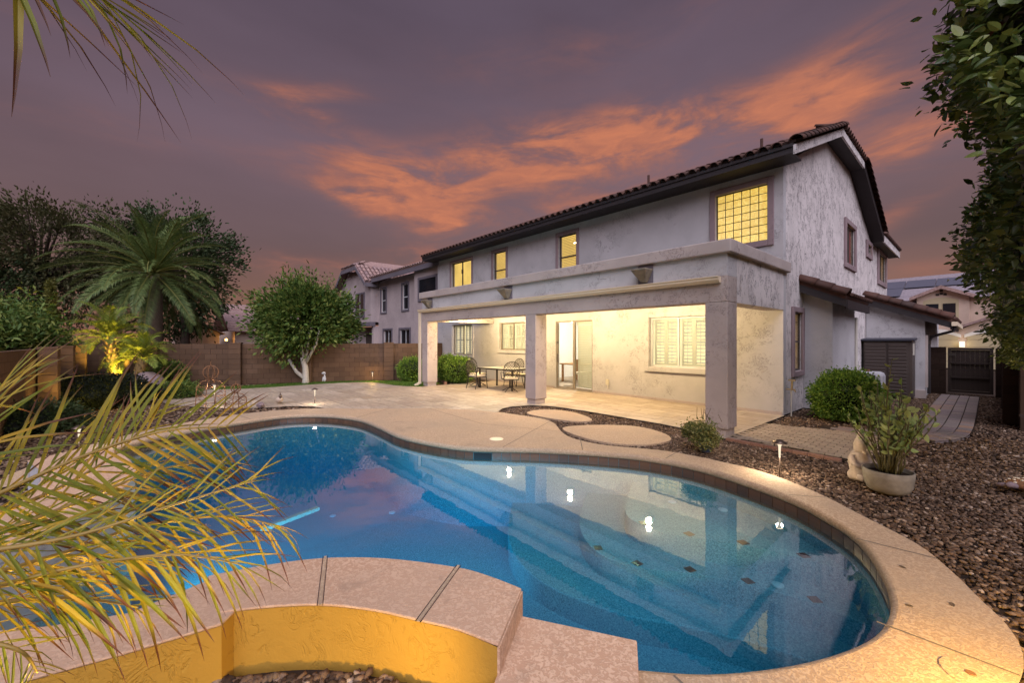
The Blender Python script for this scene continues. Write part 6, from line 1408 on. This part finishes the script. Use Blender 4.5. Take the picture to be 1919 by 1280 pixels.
# wrought iron dining set
tc_ = Vector((-11.35, 9.55, 0)); TA = 0.12
T = thing('patio_table', 'rectangular grey-topped metal table under the patio roof', 'table', tc_, None, TA); MT = WM[T]
def lpart(t, n, mb, mat, smooth=False): return add(n, mb.mesh(n, mat, smooth), t, WM[t])
m2 = MB(); m2.box(-.85, .85, -.5, .5, .715, .74); lpart(T, 'tabletop', m2, 'table_top')
m2 = MB(); m2.box(-.86, .86, -.51, -.501, .69, .742); m2.box(-.86, .86, .501, .51, .69, .742); m2.box(-.86, -.851, -.5, .5, .69, .742); m2.box(.851, .86, -.5, .5, .69, .742); lpart(T, 'rim', m2, 'iron')
for a in (-.8, .8):
    for b in (-.45, .45): m2 = MB(); m2.box(a-.025, a+.025, b-.025, b+.025, 0, .71); lpart(T, 'leg', m2, 'iron')
def iron_chair(swivel=False):
    t = thing('patio_chair', 'iron chair', 'chair', (0, 0, 0), 'iron lattice-back chairs around the patio table')
    # frame faces +y (seat front at +y)
    m2 = MB(); m2.tube([(-.24, .24, .42), (.24, .24, .42), (.25, -.22, .42), (-.25, -.22, .42), (-.24, .24, .42)], .013, 6); m2.build('seat_frame', 'iron', t)
    m2 = MB(); m2.prism([(-.23, -.21), (.23, -.21), (.22, .23), (-.22, .23)], .435, .50); m2.build('cushion', 'cushion', t, bevel=.02)
    arc = [(-.25, -.22, .42), (-.27, -.27, .7)]+[(-.27*math.cos(PI*i/10), -.30-.03*math.sin(PI*i/10), .80+.23*math.sin(PI*i/10)) for i in range(11)]+[(.27, -.27, .7), (.25, -.22, .42)]
    m2 = MB(); m2.tube(arc, .013, 6); m2.build('back_frame', 'iron', t)
    m2 = MB(); yb = lambda z: -.22-.11*(z-.42)/.6
    def inb(x, z): return abs(x) < .25 and z > .5 and (z < .80 or (x/.27)**2+((z-.80)/.23)**2 < .96)
    for s_ in (-1, 1):
        for o_ in range(-9, 10):
            seg = []
            for q in range(41):
                x_ = -.26+.52*q/40; z_ = .78+s_*1.15*x_+o_*.105+.018*math.sin(x_*24)
                if inb(x_, z_): seg.append((x_, yb(z_), z_))
                elif len(seg) > 2: m2.tube(seg[::2]+[seg[-1]], .0065, 4); seg = []
                else: seg = []
            if len(seg) > 2: m2.tube(seg[::2]+[seg[-1]], .0065, 4)
    m2.build('lattice', 'iron', t)
    for s_ in (-1, 1):
        m2 = MB(); m2.tube([(s_*.265, -.27, .66), (s_*.29, -.05, .67), (s_*.29, .14, .65), (s_*.27, .2, .58), (s_*.25, .2, .43)], .012, 6); m2.build('armrest', 'iron', t)
        if not swivel:
            m2 = MB(); m2.tube([(s_*.235, .23, .42), (s_*.245, .25, .2), (s_*.25, .27, 0)], .014, 6); m2.build('leg', 'iron', t)
            m2 = MB(); m2.tube([(s_*.24, -.21, .42), (s_*.25, -.24, .2), (s_*.26, -.30, 0)], .014, 6); m2.build('leg', 'iron', t)
    if swivel:
        m2 = MB(); m2.tube([(0, 0, .42), (0, 0, .12)], .03, 8); m2.build('pedestal', 'iron', t)
        for a in range(4):
            an = PI/4+a*PI/2; m2 = MB(); m2.tube([(0, 0, .16), (.16*math.cos(an), .16*math.sin(an), .10), (.30*math.cos(an), .30*math.sin(an), .02)], .014, 6); m2.build('foot', 'iron', t)
    return t
ch1, ch2 = iron_chair(), iron_chair(True)
place = [(ch1, -11.95, 8.78, 0.05, 'iron lattice chair on the pool side of the table, closer to its left end'), (ch2, -12.55, 9.25, -PI/2+.2, 'iron swivel chair at the left end of the table by the green shrubs'),
         (ch2, -10.45, 9.05, PI/2-.5, 'iron swivel chair at the right end of the table nearest the middle column'), (ch1, -11.75, 10.35, PI, 'iron lattice chair by the house wall, at the left of the back row'),
         (ch1, -11.1, 10.4, PI-.1, 'iron lattice chair by the house wall, in the middle of the back row'), (ch1, -10.5, 10.2, PI-.5, 'iron lattice chair by the house wall, at the right of the back row')]
used = set()
for o_, x, y, rz, lab in place:
    M = TR(x, y, 0) @ Matrix.Rotation(rz, 4, 'Z')
    if id(o_) in used: copy_tree(o_, M, None, lab)
    else: used.add(id(o_)); o_.matrix_basis = M; WM[o_] = M; o_['label'] = lab
m2 = MB(); m2.lathe([(.0, .0), (.05, 0), (.055, .03), (.04, .05), (.0, .055)], (tc_.x-.1, tc_.y, .742), 14); o_ = m2.build('candle_dish', 'cushion'); tag(o_, 'small cream dish on the patio table', 'dish')

# resin shed, water softener tank, hose bib
sh = thing('storage_shed', 'dark brown louvred resin storage shed with a black lid by the side wall', 'shed', (-1.9, 17.0, 0))
x0, x1, y0, y1 = -2.42, -1.30, 16.85, 17.66
m2 = MB(); m2.box(x0, x1, y0+.05, y1, .02, 1.72); m2.build('body', 'shed_resin', sh, bevel=.01)
for i, (a, b) in enumerate(((x0+.02, (x0+x1)/2-.008), ((x0+x1)/2+.008, x1-.1))):
    m2 = MB(); m2.box(a, b, y0+.02, y0+.048, .06, 1.68); dd = m2.build('door', 'shed_resin', sh)
    for j in range(15): m3 = MB(); m3.obox(((a+b)/2, y0+.008, .14+j*.103), ((b-a)/2-.03, 0, 0), (0, .012, .012), (0, -.006, .036)); m3.build('slat', 'shed_resin', dd)
m2 = MB(); m2.extrude([(x0-.05, y0-.05, 1.722), (x0-.05, y1-.01, 1.76), (x0-.05, y1-.01, 1.82), (x0-.05, y0-.05, 1.78)], (x1-x0+.1, 0, 0)); m2.build('lid', 'shed_lid', sh, bevel=.01)
m2 = MB(); m2.box(x1+.001, x1+.03, y0+.1, y0+.2, 1.3, 1.65); m2.build('side_hinge', 'pipe_grey', sh)
tk = thing('water_tank', 'pale grey plastic tank with a rounded top behind the ball-clipped shrub', 'tank', (-1.72, 12.45, 0))
m2 = MB(); m2.box(-2.02, -1.42, 12.2, 12.75, 0, 1.02); m2.build('body', 'white_plastic', tk, bevel=.09)
m2 = MB(); m2.tube([(-1.72, 12.47, 1.0), (-1.72, 12.47, 1.07)], .05, 12); m2.build('cap', 'rust_iron', tk)
m2 = MB(); m2.box(-1.56, -1.54, 12.185, 12.199, .1, .95); m2.build('strap', 'shed_lid', tk)
hb = thing('hose_bib', 'brass garden tap on a grey standpipe beside the side window', 'tap', (-2.9, 11.15, 0))
m2 = MB(); m2.tube([(-2.88, 11.15, -.05), (-2.88, 11.15, .62)], .016, 8); m2.build('standpipe', 'pipe_grey', hb)
m2 = MB(); m2.tube([(-2.99, 11.15, .60), (-2.80, 11.15, .60)], .018, 8); m2.tube([(-2.86, 11.12, .62), (-2.86, 11.12, .80)], .022, 8); m2.tube([(-2.82, 11.15, .60), (-2.79, 11.15, .54)], .014, 8); m2.box(-2.93, -2.79, 11.10, 11.16, .80, .835); m2.build('valve', 'brass', hb)

# boulder, wire obelisks, small statues
def boulder(label, c, s_, seed):
    g = np.random.default_rng(seed); bm = bmesh.new(); bmesh.ops.create_icosphere(bm, subdivisions=4, radius=1); ph = g.uniform(0, 6, 6)
    for v_ in bm.verts:
        p = v_.co; k_ = 1+.12*math.sin(3*p.x+ph[0])*math.cos(2.6*p.y+ph[1])+.08*math.sin(5*p.z+ph[2]+2*p.x)+.04*math.sin(11*p.x+ph[3])*math.sin(9*p.y+ph[4]); v_.co = Vector((p.x*s_[0]*k_, p.y*s_[1]*k_, p.z*s_[2]*k_))+Vector(c)
    m_ = bpy.data.meshes.new('boulder'); bm.to_mesh(m_); bm.free(); m_.materials.append(MATS['boulder_stone']); m_.shade_smooth(); return add('boulder', m_, None, None, label, 'boulder')
c = G(283, 742); boulder('large lilac grey boulder right of the lit palms', (c.x, c.y, .30), (.50, .42, .42), 5)
c = G(268, 754); boulder('flat tan boulder lying in front of the lilac one', (c.x, c.y, .06), (.36, .3, .16), 6)
def obelisk(u, v, label, W_, H_, dome):
    b = G(u, v); t = thing('wire_obelisk', label, 'garden ornament', b, 'rusty wire garden obelisks', .4); M0 = WM[t]
    def pt(n, m_): add(n, m_.mesh(n, 'rust_iron'), t, M0)
    cz = H_*.62
    for a, c_ in ((-1, -1), (1, -1), (1, 1), (-1, 1)):
        m_ = MB(); m_.tube([(a*W_/2, c_*W_/2, 0), (a*W_/2*.92, c_*W_/2*.92, cz*.75), (a*W_*.3, c_*W_*.3, cz*.95), (0, 0, cz*1.04)], .010, 5); pt('post', m_)
    m_ = MB()
    for z_ in (H_*.05, H_*.25, H_*.46):
        q = W_/2*.97; m_.tube([(-q, -q, z_), (q, -q, z_), (q, q, z_), (-q, q, z_), (-q, -q, z_)], .007, 4)
    for z_ in (H_*.05, H_*.25):
        q = W_/2*.97; h2 = H_*.2
        for s1_ in (-1, 1): m_.tube([(-q, s1_*q, z_), (q, s1_*q, z_+h2)], .006, 4); m_.tube([(q, s1_*q, z_), (-q, s1_*q, z_+h2)], .006, 4)
    pt('lattice', m_)
    m_ = MB(); r_ = H_*.16
    for i in range(8):
        a = 2*PI*i/8; m_.tube([(r_*math.sin(PI*j/8)*math.cos(a)*(1.0), r_*math.sin(PI*j/8)*math.sin(a), cz*1.04+r_*(1-math.cos(PI*j/8))) for j in range(9)], .008, 4)
    m_.tube([(0, 0, cz*1.04+2*r_), (0, 0, cz*1.04+2*r_+H_*.09)], .008, 5); pt('globe' if dome else 'crown', m_)
obelisk(395, 762, 'taller rusty wire obelisk topped by a globe', .48, 1.12, True); obelisk(442, 769, 'shorter rusty wire obelisk with an arched top', .34, .68, False)
# standing stone figure behind the bowl planter
b = G(1611, 897); st_ = thing('stone_statue', 'small weathered stone figure with a pointed hat beside the bowl planter', 'statue', b)
m2 = MB(); m2.lathe([(0, 0), (.12, 0), (.125, .05), (.10, .10), (.115, .17), (.12, .24), (.09, .31), (.075, .34)], b, 14); m2.build('body', 'statue_stone', st_, smooth=True)
m2 = MB(); m2.lathe([(.07, .33), (.082, .38), (.078, .42), (.085, .43), (.05, .52), (.018, .64), (0, .67)], b+Vector((.015, .01, 0)), 14); m2.build('head', 'statue_stone', st_, smooth=True)
m2 = MB()
for s_ in (-1, 1): m2.tube([b+Vector((RT[0]*.10*s_, RT[1]*.10*s_, .29)), b+Vector((RT[0]*.13*s_-FW[0]*.07, RT[1]*.13*s_-FW[1]*.07, .20)), b+Vector((RT[0]*.04*s_-FW[0]*.12, RT[1]*.04*s_-FW[1]*.12, .16))], [.035, .032, .025], 8)
for s_ in (-1, 1): m2.tube([b+Vector((RT[0]*.06*s_-FW[0]*.05, RT[1]*.06*s_-FW[1]*.05, .04)), b+Vector((RT[0]*.07*s_-FW[0]*.15, RT[1]*.07*s_-FW[1]*.15, .03))], [.045, .035], 8)
m2.build('limbs', 'statue_stone', st_, smooth=True)
m2 = MB(); hc = b+Vector((.015, .01, .385)); m2.tube([hc-Vector((FW[0], FW[1], 0))*.07, hc-Vector((FW[0], FW[1], .1))*.098], [.016, .010], 6); m2.lathe([(.0, -.1), (.03, -.06), (.055, -.02)], hc-Vector((FW[0], FW[1], 0))*.05, 8); m2.build('beard', 'statue_stone', st_, smooth=True)
b = G(609, 715); sg = thing('dog_figurine', 'small white seated dog figurine by the far wall', 'figurine', b)
m2 = MB(); m2.tube([b+Vector((0, 0, .0)), b+Vector((0, 0, .12)), b+Vector((.03, -.02, .24)), b+Vector((.04, -.03, .32))], [.10, .11, .07, .05], 10); bd = m2.build('body', 'white_plastic', sg, smooth=True)
m2 = MB(); h_ = b+Vector((.05, -.05, .37)); m2.tube([h_+Vector((0, .05, 0)), h_, h_+Vector((.03, -.09, -.02))], [.045, .062, .028], 10); m2.tube([h_+Vector((-.05, .02, .03)), h_+Vector((-.065, .03, -.06))], [.02, .014], 6); m2.tube([h_+Vector((.05, .02, .03)), h_+Vector((.065, .03, -.06))], [.02, .014], 6); m2.build('head', 'white_plastic', sg, smooth=True)
m2 = MB()
for s_ in (-1, 1): m2.tube([b+Vector((.05*s_, -.08, .2)), b+Vector((.05*s_, -.11, .0))], [.028, .024], 6)
m2.tube([b+Vector((0, .1, .03)), b+Vector((0, .2, .06))], [.02, .01], 6); m2.build('limbs', 'white_plastic', sg, smooth=True)
b = G(524, 757); bs = thing('bird_figurine', 'small pink and dark bird figurine on the pebble bed by the pool', 'figurine', b)
m2 = MB(); m2.tube([b+Vector((-.2, 0, .09)), b+Vector((-.08, 0, .1)), b+Vector((.04, 0, .12)), b+Vector((.1, 0, .17))], [.02, .085, .08, .04], 10); m2.build('body', 'statue_stone', bs, smooth=True)
m2 = MB(); m2.tube([b+Vector((.07, 0, .17)), b+Vector((.10, 0, .235)), b+Vector((.11, 0, .25))], [.035, .048, .02], 8); m2.tube([b+Vector((.10, 0, .27)), b+Vector((.05, 0, .33))], [.02, .004], 5); m2.tube([b+Vector((.14, 0, .225)), b+Vector((.19, 0, .215))], [.014, .003], 5); m2.build('head', 'path_metal', bs, smooth=True)
b = G(488, 763); boulder('pale chunk of driftwood-like stone on the pebble bed', (b.x, b.y, .05), (.22, .09, .07), 9)
# mosaic turtle at the right edge
b = G(1926, 920); tt = thing('mosaic_turtle', 'garden turtle with pebble-studded brown shell at the right edge of the gravel', 'ornament', (b.x, b.y, 0))
bm = bmesh.new(); bmesh.ops.create_uvsphere(bm, u_segments=20, v_segments=10, radius=1)
for v_ in bm.verts: v_.co = Vector((b.x+v_.co.x*.17, b.y+v_.co.y*.14, .05+max(v_.co.z, -.2)*.085))
m_ = bpy.data.meshes.new('shell'); bm.to_mesh(m_); bm.free(); m_.materials.append(MATS['rust_iron']); m_.shade_smooth(); add('shell', m_, tt)
pm = MB().lathe([(.016, 0), (.013, .009), (0, .013)], (0, 0, 0), 8).mesh('pebble', 'cushion')
for i in range(22):
    a = i*2.4; r_ = .14*math.sqrt((i+.5)/22); z_ = .05+.085*math.sqrt(max(0, 1-(r_/.16)**2)); add('pebble', pm, tt, TR(b.x+r_*1.1*math.cos(a), b.y+r_*.9*math.sin(a), z_-.004))
hd_ = Vector((-RT[0], -RT[1], 0)); m2 = MB(); m2.tube([Vector((b.x, b.y, .05))+hd_*.13, Vector((b.x, b.y, .07))+hd_*.20, Vector((b.x, b.y, .065))+hd_*.25], [.03, .036, .02], 8)
for s_ in (-1, 1):
    m2.tube([Vector((b.x, b.y, .03))+hd_*.1+Vector((FW[0], FW[1], 0))*.1*s_, Vector((b.x, b.y, .015))+hd_*.17+Vector((FW[0], FW[1], 0))*.17*s_], [.03, .022], 7); m2.tube([Vector((b.x, b.y, .03))-hd_*.1+Vector((FW[0], FW[1], 0))*.1*s_, Vector((b.x, b.y, .015))-hd_*.16+Vector((FW[0], FW[1], 0))*.15*s_], [.03, .022], 7)
m2.build('limbs', 'boulder_stone', tt, smooth=True)
# a few fallen dry leaves on the deck
lm = leaf_shape('dry_leaf', 'bark', .2, .2)
for u, v, lab in ((1684, 1062, 'fallen brown leaf on the coping near the top of the rounded end'), (1783, 1131, 'fallen brown leaf on the deck between the pool edge and the gravel'), (1712, 1140, 'fallen brown leaf beside the joint of the rounded deck end')):
    p = G(u, v); o_ = add('fallen_leaf', lm, None, TR(p.x, p.y, .006) @ Matrix.Rotation(u, 4, 'Z') @ Matrix.Scale(.055, 4), lab, 'leaf', 'dry leaves fallen on the deck')
